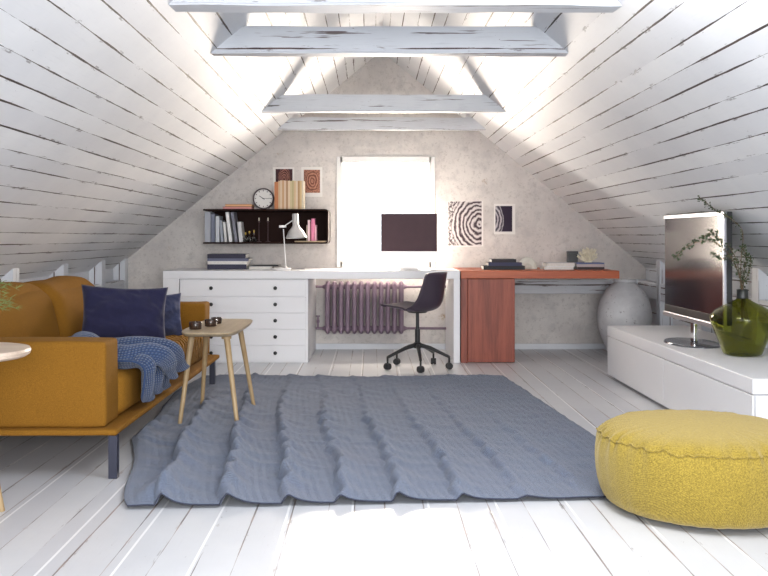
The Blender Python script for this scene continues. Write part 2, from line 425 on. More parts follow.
# roof beams
HB = .922
for y, h_, d_, lab in ((3.69, .155, .14, 'white weathered roof beam nearest the viewer, cut by the photo edge'),
                  (4.66, .135, .10, 'second white roof beam from the viewer, with a long dark split'),
                  (6.83, .125, .10, 'white roof beam with a rusty brown split, third from the viewer'),
                  (7.98, .105, .09, 'pale roof beam close against the gable wall, farthest from the viewer')):
    wb = (AP-EYE-HB)/SL; wt = (AP-EYE-HB-h_)/SL
    bm = B(); z0 = EYE+HB; z1 = z0+h_; e = .02
    nseg = 24; rings = []
    for i in range(nseg+1):
        t = -1+2*i/nseg
        ring = []
        for dy, z, ww in ((0, z0, wb+e), (d_, z0, wb+e), (d_, z1, wt+e), (0, z1, wt+e)):
            nz = noise.noise(Vector((t*3, y*5+dy*9, z*7)))*.006
            ring.append(bm.verts.new((t*ww+xo(y), y+dy+nz, z+noise.noise(Vector((t*3.3+5, y+dy*30, z*9)))*.006)))
        rings.append(ring)
    for A, C in zip(rings, rings[1:]):
        for j in range(4): bm.faces.new((A[j], A[(j+1) % 4], C[(j+1) % 4], C[j]))
    bm.faces.new(rings[0][::-1]); bm.faces.new(rings[-1])
    bmesh.ops.recalc_face_normals(bm, faces=bm.faces); bm.normal_update()
    be = list({e_ for e_ in bm.edges if len(e_.link_faces) == 2 and e_.calc_face_angle(0) > 1})
    bmesh.ops.bevel(bm, geom=be, offset=.007, segments=2, affect='EDGES')
    bm.normal_update(); uvbox(bm, 'x')
    uvl = bm.loops.layers.uv.verify()
    for f in bm.faces:
        for l in f.loops: l[uvl].uv = (l[uvl].uv[0]+y*3.1, l[uvl].uv[1]*1.0+y*2.7)
    tag(obj('roof_beam', bm, M['beam']), lab, 'roof beam', 'white roof beams across the attic')

# ------------------------------------------------------------------ rug
rot = R(4.2)
def rug_edge_left(y):
    pts = [(3.44, -.80), (3.47, -.93), (3.8, -1.03), (4.2, -1.12), (4.9, -1.15), (5.35, -1.33), (5.8, -1.28), (6.7, -1.2)]
    for (a, b), (c, d) in zip(pts, pts[1:]):
        if y <= c: return b+(d-b)*max(0, (y-a)/(c-a))
    return pts[-1][1]
def rug_pt(s, t):
    # s across, t along; near edge y: 3.45 left to 3.60 right
    yn = 3.405+.085*s*1.7; yf = 6.60+.04*math.sin(s*9)
    y = yn+(yf-yn)*t
    xl = -.90 - .30*max(0, min(1, (y-3.40)/1.15))**.8 + .02*math.sin(y*5)
    if y > 4.9: xl -= .08*min(1, (y-4.9)/.5)
    xr = 1.16-.093*(y-3.56)
    x = xl+(xr-xl)*s
    u = (x+.093*(y-3.5)+1.0)          # metres across, parallel with the right edge
    # folds: narrow crests, steep on the left, easing off to the right
    wob = .045*noise.noise(Vector((u*1.2, y*.9, 3)))+.020*noise.noise(Vector((u*4, y*6.5, 1)))+.008*math.sin(y*30+u*20)+.006*noise.noise(Vector((u*5, y*22, 4)))
    q = (u+wob-.14)/.232
    fr = q-math.floor(q); k_ = math.floor(q)
    if fr < .10: pr = (fr/.10)**.8
    else: pr = math.exp(-(fr-.10)*4.2)*(1-((fr-.10)/.90)**2)
    amp = .104*math.exp(-max(0, u-.35)*.85)*(1.0-.80*min(1, max(0, (y-3.7)/2.4)))
    amp *= .55+.45*min(1, max(0, (y-3.42)/.22))
    if u > 1.55: amp *= max(.15, 1-(u-1.55)*1.3)
    amp *= .85+.6*noise.noise(Vector((k_*3.1, y*1.7, 9)))
    if x < -1.0 and y > 5.6: amp *= .25
    z = .010+amp*pr
    z += (.005*noise.noise(Vector((x*9, y*9, 0)))+.003*math.sin(y*27+2*math.sin(x*7))*math.exp(-u))*max(0, min(1, (y-3.4)/.3))
    z += .0035*noise.noise(Vector((x*40, y*14, 7)))*max(0, min(1, (y-3.4)/.3))
    for yc in (3.98, 4.45, 5.1): z += .010*math.exp(-((y-yc-.03*math.sin(x*9))/.025)**2)*max(0, 1-u*.4)*(.6+noise.noise(Vector((x*8, yc, 2))))
    # curled near left corner
    dx, dy = x+.86, y-3.56
    z += .045*math.exp(-((dx/.05)**2+(dy/.10)**2))
    # pressed flat under the pouf and the legs
    for cx_, cy_, r_ in ((1.20, 3.46, .44), (-1.12, 6.22, .06), (-1.055, 4.90, .018), (-.727, 4.76, .022), (-1.045, 5.46, .018), (-.735, 5.42, .018)):
        d = math.hypot(x-cx_, y-cy_)
        fo = .08 if r_ > .02 else .035
        if d < r_+fo: z = .012+(z-.012)*max(0, (d-r_)/fo)
    if s < .03: z = min(z, .012+ (z-.012)*s/.03)
    return Vector((x, y, max(.007, z)))
bm = B(); grid(bm, rug_pt, 300, 330, lambda s, t: (s*2.15, t*3.1))
rug = obj('rug', bm, M['rug'], smooth=True)
rug.data.materials.append(plain('navy_rug_hem', (.03,.034,.055), .95))
md = rug.modifiers.new('thick', 'SOLIDIFY'); md.thickness = .006; md.offset = -1; md.material_offset_rim = 1
tag(rug, 'large slate blue woven rug lying in rippled folds on the white floor', 'rug')

# ------------------------------------------------------------------ white desk, drawers, red desk
DY = 7.38; DH = .732; DB = YW-.005; TS = .667
desk = thing('desk', 'long white desk with a thick top running under the window', 'desk', (-.54, DY, 0))
def part(name, d, m, par, r=.003, label=None):
    lx, ly, lz = par.location
    return boxobj(name, (d[0]-lx, d[1]-lx, d[2]-ly, d[3]-ly, d[4]-lz, d[5]-lz), m, par, r, 2, label)
xa, xb, xc, xd = X(163, DY), X(179, DY), X(453.5, DY), X(460, DY)
part('desktop', (xa, xd, DY, 8.0, TS, DH), M['white'], desk, .004)
part('side_panel', (xa, xb, DY, DB, 0, TS), M['white'], desk)
part('side_panel', (xc, xd, DY, DB, 0, TS), M['white'], desk)
ch = thing('drawer_cabinet', 'white cabinet of five wide drawers under the left end of the desk', 'drawer cabinet', (-1.08, DY, 0))
cx0, cx1 = xb+.004, X(308, DY)
part('cabinet_body', (cx0, cx1, DY+.012, DB, .0, TS-.003), M['white'], ch)
n0, n1 = .012, TS-.012
for i in range(5):
    z0 = n0+(n1-n0)*i/5+.003; z1 = n0+(n1-n0)*(i+1)/5-.003
    d = part('drawer', (cx0+.004, cx1-.018, DY+.001, DY+.03, z0, z1), M['white'], ch, .002)
    for px in (211.3, 275.4):
        bm = B(); kx = X(px, DY)+1.08; kz = (z0+z1)/2+.004
        lathe(bm, [(0, 0), (.010, 0), (.010, .006), (.014, .010), (.015, .016), (.012, .021), (0, .022)], seg=16)
        bmesh.ops.transform(bm, matrix=Matrix.Translation((kx, .001, kz)) @ Matrix.Rotation(PI/2, 4, 'X'), verts=bm.verts)
        obj('knob', bm, M['black'], d, True, 'round black knob')
rd = thing('wooden_desk', 'reddish cherry wood desk beside the white desk, open at its far end', 'desk', (.9, DY, 0))
ra, rb, rc = X(461, DY), X(515, DY), X(619.5, DY)
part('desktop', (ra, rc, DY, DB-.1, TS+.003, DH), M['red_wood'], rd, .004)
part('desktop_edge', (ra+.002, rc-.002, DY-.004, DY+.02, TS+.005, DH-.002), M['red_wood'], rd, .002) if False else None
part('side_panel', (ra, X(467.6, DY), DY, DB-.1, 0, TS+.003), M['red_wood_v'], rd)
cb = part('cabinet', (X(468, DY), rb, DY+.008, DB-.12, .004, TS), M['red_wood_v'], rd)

# ------------------------------------------------------------------ radiator
YR = 8.17
x0, x1 = X(324.5, YR), X(404.5, YR); z0, z1 = H(334, YR), H(281, YR)
rad = thing('radiator', 'mauve grey cast iron radiator below the window', 'radiator', ((x0+x1)/2, YR, z0))
W_ = x1-x0; pitch = W_/12; hz = z1-z0
def section_bm():
    bm = B()
    for yy in (-.055, 0, .055): cyl(bm, (0, yy, .03), (0, yy, hz-.03), .0215, seg=14)
    for z, s_ in ((.032, -1), (hz-.032, 1)):
        bmesh.ops.create_uvsphere(bm, u_segments=16, v_segments=10, radius=1, matrix=Matrix.Translation((0, 0, z)) @ Matrix.Diagonal((.0225, .075, .032, 1)))
    for z in (.05, hz-.05): cyl(bm, (-pitch/2-.001, 0, z), (pitch/2+.001, 0, z), .022, seg=14)
    return bm
sec = obj('radiator_section', section_bm(), M['radiator'], rad, True, angle=40)
for i in range(12):
    o_ = sec if i == 0 else sec.copy()
    if i: col.objects.link(o_)
    o_.location = (-W_/2+pitch*(i+.5), 0, 0)
lx = rad.location.x
for z in (hz-.05, .05):
    for sx, xe in ((-1, -.566-lx), (1, .580-lx)):
        bm = B(); cyl(bm, (xe, 0, z), (sx*W_/2, 0, z), .011, seg=12); cyl(bm, (sx*(W_/2), 0, z), (sx*(W_/2+.022), 0, z), .02, .012, seg=10)
        obj('pipe', bm, M['radiator'], rad, True, angle=40)
bm = B(); vx = X(318, YR)-lx
cyl(bm, (vx, 0, .05), (vx, 0, .15), .008, seg=10); cyl(bm, (vx, 0, .10), (vx, 0, .125), .014, seg=10); cyl(bm, (vx-.018, 0, .157), (vx+.018, 0, .157), .006, seg=8)
obj('valve', bm, M['radiator'], rad, True, angle=40)

# ------------------------------------------------------------------ office chair
CY = 7.08
chx = X(417.5, CY)
oc = thing('office_chair', 'dark aubergine shell chair on a black five-star base with castors', 'chair', (chx, CY, 0), 0)
yaw = Matrix.Rotation(PI-R(31), 4, 'Z')     # local +x is forward; looks left and away towards the desk
prof = [(.245, .478), (.21, .478), (.14, .462), (.05, .447), (-.04, .440), (-.11, .448), (-.165, .478), (-.190, .53), (-.200, .62), (-.212, .737)]
def interp(pr, t):
    q = t*(len(pr)-1); i = min(int(q), len(pr)-2); f = q-i
    p = [Vector((*pr[max(0, min(len(pr)-1, j))], 0)) for j in (i-1, i, i+1, i+2)]
    return .5*((2*p[1])+(-p[0]+p[2])*f+(2*p[0]-5*p[1]+4*p[2]-p[3])*f*f+(-p[0]+3*p[1]-3*p[2]+p[3])*f**3)
def shell(s, t):
    s = s*2-1; c = interp(prof, t)
    hw_ = .178+.022*math.sin(PI*min(1, t*1.2))
    lipround = 1-.30*max(0, 1-t/.12)**2*abs(s)**3
    seat = max(0, min(1, (.62-t)/.25)); back = 1-seat
    x = c.x*lipround + back*(.15-.10*max(0, (t-.6)/.4))*abs(s)**2.2
    z = c.y+seat*.028*abs(s)**2.5*min(1, t/.3)
    y = s*hw_*(1-back*.05*abs(s))
    if t > .9: z -= .012*abs(s)**6
    v = yaw @ Vector((x, y, z)); return v
bm = B(); grid(bm, shell, 24, 40)
so = obj('seat_shell', bm, M['chair'], oc, True)
md = so.modifiers.new('thick', 'SOLIDIFY'); md.thickness = .012; md.offset = 0
bm = B(); cyl(bm, (0, 0, .17), (0, 0, .30), .020, seg=18); cyl(bm, (0, 0, .29), (0, 0, .44), .013, seg=18); cyl(bm, (0, 0, .425), (0, 0, .445), .07, .09, seg=20)
obj('gas_column', bm, M['black'], oc, True, angle=40)
bm = B(); lathe(bm, [(0, .155), (.03, .155), (.036, .17), (.034, .19), (.022, .2), (0, .2)], seg=20); obj('hub', bm, M['black'], oc, True, angle=50)
for k_ in range(5):
    a = -PI/2+R(3)+k_*2*PI/5; d = Vector((math.cos(a), math.sin(a), 0)); Rr = .245
    bm = B()
    tube(bm, [d*.02+Vector((0, 0, .178)), d*.10+Vector((0, 0, .158)), d*.20+Vector((0, 0, .115)), d*Rr+Vector((0, 0, .095))], [.017, .015, .012, .011], 10)
    cyl(bm, d*Rr+Vector((0, 0, .045)), d*Rr+Vector((0, 0, .10)), .008, seg=10)
    lg = obj('base_arm', bm, M['black'], oc, True, angle=50)
    bm = B(); sd = Vector((-math.sin(a+.5), math.cos(a+.5), 0)); c = d*(Rr+.0)+Vector((0, 0, .027))
    for q in (-1, 1): cyl(bm, c+sd*q*.005, c+sd*q*.020, .026, .024, seg=20)
    cyl(bm, c-sd*.006, c+sd*.006, .02, seg=14)
    obj('castor', bm, M['rubber'], lg, True, angle=40)

# ------------------------------------------------------------------ sofa
SX1 = -1.10
sofa = thing('sofa', 'ochre fabric sofa on thin dark legs along the low left wall', 'sofa', (-1.6, 3.83, 0))
def soft_box(d, r, cuts=(12, 12, 8), amp=.006, puff=(0,0,0), freq=5, seed=0):
    """rounded upholstered block: d extents, superellipse rounding r, puff per axis"""
    x0, x1, y0, y1, z0, z1 = d
    bm = B(); bmesh.ops.create_cube(bm, size=2)
    n = 24
    bmesh.ops.subdivide_edges(bm, edges=bm.edges[:], cuts=n, use_grid_fill=True)
    hx, hy, hz_ = (x1-x0)/2, (y1-y0)/2, (z1-z0)/2; c = Vector(((x0+x1)/2, (y0+y1)/2, (z0+z1)/2))
    for v in bm.verts:
        p = v.co.copy()
        # redistribute so rings gather at the edges
        q = [math.copysign(1-(1-abs(t))**1.7, t) for t in p]
        w_ = Vector((q[0]*hx, q[1]*hy, q[2]*hz_))
        inner = Vector([max(-h+r, min(h-r, t)) for t, h in zip(w_, (hx, hy, hz_))])
        dd = w_-inner
        if dd.length > 1e-9:
            m_ = max(abs(dd.x), abs(dd.y), abs(dd.z))
            w_ = inner+dd.normalized()*min(r, m_ if m_ < r else r)
        ax = (1-q[1]**2)*(1-q[2]**2); ay = (1-q[0]**2)*(1-q[2]**2); az = (1-q[0]**2)*(1-q[1]**2)
        w_.x += q[0]*puff[0]*ax; w_.y += q[1]*puff[1]*ay; w_.z += q[2]*puff[2]*az
        g = c+w_
        nn = noise.noise_vector(Vector((g.x*freq+seed, g.y*freq, g.z*freq)))
        v.co = g+nn*amp
    return bm
def sloc(d): return (d[0]+1.6, d[1]+1.6, d[2]-3.83, d[3]-3.83, d[4], d[5])
obj('base', soft_box(sloc((-2.15, SX1+.015, 3.83, 6.31, .178, .206)), .012, amp=.002), M['sofa'], sofa, True)
# near arm: slightly flaring slab with stitched edge
obj('arm', soft_box(sloc((-2.10, SX1-.043, 3.865, 4.07, .206, .563)), .016, amp=.006, puff=(.004, .014, .004)), M['sofa'], sofa, True)
obj('arm', soft_box(sloc((-2.10, SX1-.05, 6.10, 6.29, .206, .566)), .020, amp=.006, puff=(.004, .01, .006)), M['sofa'], sofa, True)
obj('backrest', soft_box(sloc((-2.15, -1.98, 3.9, 6.28, .206, .60)), .04, amp=.006), M['sofa'], sofa, True)
def seat_fn():
    bm = soft_box(sloc((-1.92, SX1-.03, 4.075, 6.10, .207, .400)), .05, amp=.004, puff=(.012, 0, .02))
    for v in bm.verts:
        x, y, z = v.co
        if y > 1.2:  # pleated cover at the far end: curved ripples
            rr_ = math.hypot((x-.55)*1.25, (y-2.35)*.9+z*1.2)
            v.co += Vector((.5, 0, 1))*.006*math.sin(rr_*80)*min(1, (y-1.2)/.4)
    return bm
k = NT('ochre_ribbed_cloth'); o_ = k.obj(); s_ = k.n('ShaderNodeSeparateXYZ', ins={0: o_})
cen = k.n('ShaderNodeCombineXYZ', ins={0: k.math('SUBTRACT', s_.outputs[0], .15), 1: k.math('MULTIPLY', k.math('SUBTRACT', s_.outputs[1], 2.6), .75), 2: k.math('MULTIPLY', s_.outputs[2], 1.3)})
ln = k.n('ShaderNodeVectorMath', operation='LENGTH', ins={0: cen.outputs[0]}).outputs['Value']
rib = k.math('SINE', k.math('MULTIPLY', k.math('ADD', ln, k.math('MULTIPLY', k.noise(o_, 3, 2), .06)), 190))
fade = k.ramp(s_.outputs[1], .7, 1.1)
rib = k.math('MULTIPLY', k.math('ADD', k.math('MULTIPLY', rib, .5), .5), fade)
nz = k.noise(o_, 300, 2, .7)
k.base(k.mix(k.ramp(nz, .3, .7), (.18,.080,.009), (.31,.145,.018)), .95, 0, .15); k.bump(k.math('ADD', rib, k.math('MULTIPLY', nz, .06)), 1.0, .028); M['sofa_rib'] = k.m
obj('seat_cushion', seat_fn(), M['sofa_rib'], sofa, True, 'ochre seat cushion with curved pleats')
for y0, y1, ln_, sd in ((4.08, 4.98, 0, 3), (4.99, 5.80, 0, 8)):
    bm = soft_box((-.13, .13, y0-3.83, y1-3.83, 0, .355), .09, amp=.010, puff=(.045, .01, .03), freq=4, seed=sd)
    for v in bm.verts:
        z = v.co.z
        v.co.x += -.22*z
        # corner ears and a sagging top edge
        ty = (v.co.y-(y0-3.83))/(y1-y0)
        v.co.z += .03*math.sin(ty*PI*2+sd)*z - .02*(1-ty if sd == 3 else 0)*z
        v.co.x += .30 - .0; v.co.x -= .51; v.co.z += .385
    obj('back_cushion', bm, M['sofa'], sofa, True)
for (lx_, ly_, zb) in ((SX1-.005, 3.86, 0), (SX1-.02, 6.22, .013), (-2.02, 3.86, 0), (-2.02, 6.22, 0)):
    bm = B(); box(bm, lx_+1.6-.018, lx_+1.6+.018, ly_-3.83-.018, ly_-3.83+.018, zb, .179, .002); obj('leg', bm, M['steel_leg'], sofa, label='square dark steel leg')

# pillows
def pillow_bm(w_, h_, t_, seed=0, crease=.012, spike=.0):
    bm = B(); n = 44
    def f(side):
        def g(a, b):
            u = a*2-1; v = b*2-1
            e = max(0, (1-abs(u)**2.4))*max(0, (1-abs(v)**2.4))
            th = t_/2*e**.55
            # pull edges in between the corners
            x = u*w_/2*(1-.075*(1-v*v)*abs(u)**2); z = v*h_/2*(1-.10*(1-u*u)*abs(v)**2)
            cr = crease*(noise.noise(Vector((u*2.2+seed, v*2.2, seed)))+.5*abs(noise.noise(Vector((u*4+v*3+seed, v*2-u*2, 2)))))*min(1, e*4)
            return Vector((x, side*(th+cr), z))
        return g
    grid(bm, f(-1), n, n); grid(bm, f(1), n, n)
    bmesh.ops.remove_doubles(bm, verts=bm.verts, dist=.0009)
    return bm
def pillow(label, w_, h_, t_, m, loc, rot_, seed, crease):
    o_ = obj('pillow', pillow_bm(w_, h_, t_, seed, crease), m, None, True)
    o_.location = loc; o_.rotation_euler = rot_
    return tag(o_, label, 'pillow', 'pillows on the ochre sofa')
pillow('navy blue velvet pillow leaning in front on the ochre sofa', .47, .335, .16, M['navy'], P(124.5, 315.5, 5.15), (R(-14), R(3), R(20)), 2, .03)
pillow('slate blue pillow tucked behind the navy pillow by the far arm', .36, .27, .13, M['slate'], P(153, 316, 5.58), (R(-12), R(0), R(28)), 6, .035)

# knitted throw
def throw():
    par = thing('throw_blanket', 'blue knitted throw bunched over the sofa seat edge behind the near arm', 'blanket', (-1.3, 4.1, .4))
    def layer(path, y0, y1, seed, fold, lean, name, wl=.16):
        def g(s, t):
            c = interp(path, s)
            y = y0+(y1-y0)*t
            out = max(0, s-.35)
            yw = y+lean*s+.03*math.sin(s*5+seed)
            wv = fold*math.sin((y-y0)/wl*2*PI+s*3+seed)+fold*.5*noise.noise(Vector((y*6, s*4, seed)))*2
            tp = interp(path, min(1, s+.03))-interp(path, max(0, s-.03)); nn = Vector((-tp.y, 0, tp.x)); nn.normalize()
            if nn.z < 0 and s < .4: nn = -nn
            if nn.x < 0 and s > .5: nn = -nn
            lift = (wv+fold)*(.6+.6*math.sin(PI*min(1, s*1.1)))
            end = .03*noise.noise(Vector((y*9, seed, 1)))*max(0, s-.7)/.3
            return Vector((c.x+1.3, yw-4.1, c.y-.4+end))+nn*lift
        bm = B(); grid(bm, g, 60, 70, lambda s, t: (s*.6, t*(y1-y0)))
        o_ = obj(name, bm, M['knit'], par, True)
        md = o_.modifiers.new('thick', 'SOLIDIFY'); md.thickness = .010; md.offset = 1
        return o_
    layer([(-1.42, .412), (-1.32, .41), (-1.20, .41), (-1.10, .405), (-1.085, .36), (-1.085, .28), (-1.08, .245)], 4.10, 4.62, 1.0, .018, .14, 'lower_fold', .17)
    layer([(-1.40, .435), (-1.32, .435), (-1.2, .43), (-1.10, .42), (-1.055, .385), (-1.045, .36), (-1.04, .315)], 4.09, 4.52, 3.0, .032, .38, 'upper_fold', .24)
    layer([(-1.42, .44), (-1.38, .53), (-1.33, .545), (-1.28, .52), (-1.24, .45)], 4.09, 4.22, 2.0, .008, .05, 'bunched_end', .15)
throw()

# ------------------------------------------------------------------ side table with three dark cups
TY0, TY1, TX0, TX1, TH = 4.76, 5.60, -1.045, -.745, .508
st_ = thing('side_table', 'small pale oak table with splayed legs standing on the rug', 'table', ((TX0+TX1)/2, (TY0+TY1)/2, 0))
ox, oy = st_.location.x, st_.location.y
bm = B(); hwx, hwy = (TX1-TX0)/2, (TY1-TY0)/2
N = 64; ringt = []
for i in range(N):
    a = 2*PI*i/N; c, s = math.cos(a), math.sin(a); pw = 2/5.0
    ringt.append((math.copysign(abs(c)**pw, c)*hwx, math.copysign(abs(s)**pw, s)*hwy))
prev = None; rings = []
for sc_, z in ((.0, TH-.022), (.93, TH-.022), (.985, TH-.012), (1, TH-.004), (.995, TH), (.0, TH)):
    if sc_ == 0: rings.append([bm.verts.new((0, 0, z))]); continue
    rings.append([bm.verts.new((x*sc_ if sc_ > .98 else x*sc_, y*sc_, z)) for x, y in ringt])
for A, C in zip(rings, rings[1:]):
    for i in range(N):
        j = (i+1) % N
        if len(A) == 1: bm.faces.new((A[0], C[i], C[j]))
        elif len(C) == 1: bm.faces.new((A[i], A[j], C[0]))
        else: bm.faces.new((A[i], A[j], C[j], C[i]))
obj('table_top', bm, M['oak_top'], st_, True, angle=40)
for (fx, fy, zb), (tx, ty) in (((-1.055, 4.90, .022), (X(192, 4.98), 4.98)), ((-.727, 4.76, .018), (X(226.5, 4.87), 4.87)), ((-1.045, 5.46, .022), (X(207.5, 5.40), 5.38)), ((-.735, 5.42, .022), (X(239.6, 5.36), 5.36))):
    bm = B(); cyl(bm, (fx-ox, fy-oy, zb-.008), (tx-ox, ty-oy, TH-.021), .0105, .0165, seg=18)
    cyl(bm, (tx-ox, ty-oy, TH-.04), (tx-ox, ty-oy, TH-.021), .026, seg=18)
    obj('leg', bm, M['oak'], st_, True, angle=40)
def cup(px, py, Y, lab, s=1):
    c = thing('candle_cup', lab, 'cup', (X(px, Y), Y, TH), 0, 'dark cups on the oak table')
    bm = B(); lathe(bm, [(0, .001), (.030*s, .001), (.033*s, .004), (.034*s, .038*s), (.032*s, .040*s), (.029*s, .038*s), (.028*s, .022), (0, .022)], seg=28)
    obj('cup_body', bm, M['dark_cup'], c, True, angle=50)
    bm = B(); cyl(bm, (0, 0, .0215), (0, 0, .030), .022*s, seg=20); cyl(bm, (0, 0, .03), (0, 0, .036), .0015, seg=6); obj('candle', bm, M['wax'], c, True, angle=40)
cup(195.5, 0, 4.96, 'dark brown cup nearest the front edge of the oak table')
cup(210.7, 0, 5.12, 'dark brown cup between the two others on the oak table', .98)
cup(216.5, 0, 5.28, 'dark brown cup farthest from the front edge of the oak table', .9)

# ------------------------------------------------------------------ round foreground table with fern
RX, RY, RH = -1.492, 3.32, .600
rt = thing('round_table', 'round pale wooden side table cut off by the left edge', 'table', (RX, RY, 0))
bm = B(); lathe(bm, [(0, RH-.030), (.215, RH-.030), (.228, RH-.022), (.232, RH-.010), (.228, RH-.001), (.222, RH), (0, RH)], seg=64); obj('table_top', bm, M['round_top'], rt, True, angle=35)
for a in (R(32), R(152), R(272)):
    bm = B(); d = Vector((math.cos(a), math.sin(a), 0)); cyl(bm, d*.135, d*.03+Vector((0, 0, RH-.03)), .010, .016, seg=16); obj('leg', bm, M['oak'], rt, True, angle=40)
fp = thing('potted_fern', 'feathery light green plant on the round table at the left edge', 'plant', (RX-.06, RY, RH))
bm = B(); lathe(bm, [(0, 0), (.045, 0), (.062, .09), (.066, .095), (.06, .098), (.055, .085), (0, .085)], seg=30); obj('pot', bm, M['pot'], fp, True, angle=40)
bm = B()
for i in range(46):
    a = random.uniform(0, 2*PI); ln_ = random.uniform(.13, .235); up = random.uniform(.08, .17)
    if i < 16: a = random.uniform(-.7, .7); ln_ = random.uniform(.17, .245)
    pts = [Vector((math.cos(a)*ln_*t, math.sin(a)*ln_*t*.9, .085+up*math.sin(t*2.0)-.02*t)) for t in [j/9 for j in range(10)]]
    tube(bm, pts, [.0016*(1-j/14) for j in range(10)], 4)
    for j in range(3, 10):
        for q in range(5):
            b_ = a+random.uniform(-1.3, 1.3); l2 = random.uniform(.015, .035); e = pts[j]
            tube(bm, [e, e+Vector((math.cos(b_)*l2, math.sin(b_)*l2, random.uniform(-.012, .016)))], [.0011, .0004], 3)
obj('fronds', bm, M['fern'], fp)

# ------------------------------------------------------------------ pouf
PX, PY = 1.195, 3.455
pf = thing('pouf', 'big round mustard yellow fabric pouf on the rug corner and floor', 'pouf', (PX, PY, .016))
seg = 220
def prof_ring(r, z, amp, fr_):
    out = []
    for i in range(seg):
        a = 2*PI*i/seg
        w_ = noise.noise(Vector((math.cos(a)*fr_, math.sin(a)*fr_, z*4)))
        w2 = noise.noise(Vector((math.cos(a)*fr_*2.5, math.sin(a)*fr_*2.5, z*9+3)))
        w3 = abs(noise.noise(Vector((math.cos(a)*22, math.sin(a)*22, z*2))))*max(0, amp-.007)*1.3
        rr_ = r+amp*w_-w3; zz_ = z+amp*.55*w2-w3*.6
        out.append(Vector((rr_*math.cos(a), rr_*math.sin(a), zz_)))
    return out
def stack(bm, rs, cap=False):
    R_ = [[bm.verts.new(p) for p in r] for r in rs]
    for A, C in zip(R_, R_[1:]):
        for i in range(seg): bm.faces.new((A[i], A[(i+1) % seg], C[(i+1) % seg], C[i]))
    if cap: bm.faces.new(R_[-1])
bm = B()
stack(bm, [prof_ring(r, z, am, 9) for r, z, am in ((.30, .001, .0), (.335, .003, .004), (.352, .014, .006), (.366, .04, .004), (.378, .08, .003), (.384, .12, .003), (.386, .16, .004), (.384, .195, .006), (.379, .222, .010), (.374, .240, .016), (.369, .254, .020))])
obj('side_cover', bm, M['pouf'], pf, True)
bm = B()
stack(bm, [prof_ring(r, z, am, 9) for r, z, am in ((.369, .254, .020), (.362, .264, .019), (.351, .272, .016), (.334, .279, .011), (.31, .286, .006), (.26, .293, .003), (.18, .299, .002), (.09, .302, .001), (.01, .303, 0))], True)
obj('top_cover', bm, M['pouf'], pf, True)
bm = B(); pts = prof_ring(.371, .254, .020, 9)
rad_ = .0035
for i in range(seg):
    pass
rings = []
for i in range(seg):
    p = pts[i]; t = (pts[(i+1) % seg]-pts[i-1]).normalized(); a_ = Vector((0, 0, 1)); b_ = t.cross(a_).normalized(); a_ = b_.cross(t)
    rings.append([bm.verts.new(p+(a_*math.cos(j*PI/3)+b_*math.sin(j*PI/3))*rad_) for j in range(6)])
for i in range(seg):
    A, C = rings[i], rings[(i+1) % seg]
    for j in range(6): bm.faces.new((A[j], A[(j+1) % 6], C[(j+1) % 6], C[j]))
obj('seam', bm, M['pouf'], pf, True)

# ------------------------------------------------------------------ television bench, television
BH = .370
bx0, by0, bx1, by1 = 1.655, 4.13, 1.618, 6.62   # near-left and far-left corners
ang = math.atan2(bx1-bx0, by1-by0)
tb = thing('tv_bench', 'long low white bench with push-open drawers by the right wall', 'tv bench', (bx0, by0, 0), ang*-1)
Lb = math.hypot(bx1-bx0, by1-by0); Wb = .56
boxobj('bench_top', (0, Wb, 0, Lb, .300, BH), M['white'], tb, .003)
boxobj('bench_body', (.012, Wb-.01, .012, Lb-.01, .03, .297), M['white'], tb, .003)
for i in range(2):
    a, b = Lb*i/2+.004, Lb*(i+1)/2-.004
    boxobj('drawer', (0, .011, a, b, .026, .295), M['white'], tb, .002)
boxobj('end_panel', (.013, Wb-.01, 0, .011, .026, .295), M['white'], tb, .002)
boxobj('plinth', (.035, Wb-.04, .035, Lb-.035, 0, .030), M['white_shaded'], tb, label='recessed plinth with gap shade in its colour')

tvl = Vector((1.842, 6.02, 0)); tvr = Vector((1.848, 4.98, 0)); dv = (tvr-tvl); TW = dv.length; dirv = dv.normalized()
tang = math.atan2(dirv.y, dirv.x)
tc = (tvl+tvr)/2
tv = thing('television', 'flat black television angled on the white bench', 'television', (tc.x, tc.y, BH), tang)
# local x runs along the screen towards the viewer's end, local -y looks into the room
zb, zt = .494-BH, 1.137-BH
boxobj('housing', (-TW/2, TW/2, .002, .040, zb+.03, zt), M['black'], tv, .004)
bm = B(); box(bm, -TW/2, TW/2, -.006, .012, zt-.022, zt, .002); box(bm, TW/2-.020, TW/2, -.006, .012, zb+.03, zt, .002)
obj('bezel', bm, M['silver'], tv, label='thin silver bezel')
boxobj('screen', (-TW/2+.014, TW/2-.02, -.002, .008, zb+.075, zt-.022), M['screen'], tv, 0)
boxobj('lower_bezel', (-TW/2+.014, TW/2-.02, -.004, .010, zb+.032, zb+.075), M['black'], tv, .001)
boxobj('speaker_bar', (-TW/2, TW/2, -.012, .035, zb, zb+.032), M['silver'], tv, .006, label='silver speaker strip')
bm = B(); box(bm, -.030, .030, .0, .028, .012, zb+.02, .006, 3); obj('stand_neck', bm, M['chrome'], tv, label='chrome neck')
bm = B(); lathe(bm, [(0, 0), (1, 0), (1.0, .004), (.97, .010), (0, .012)], seg=60, sx=.25, sy=.15)
obj('stand_base', bm, plain('smoked_glass_base', (.16,.16,.18), .08, .6, var=.02), tv, True, 'oval smoked glass foot', 40)

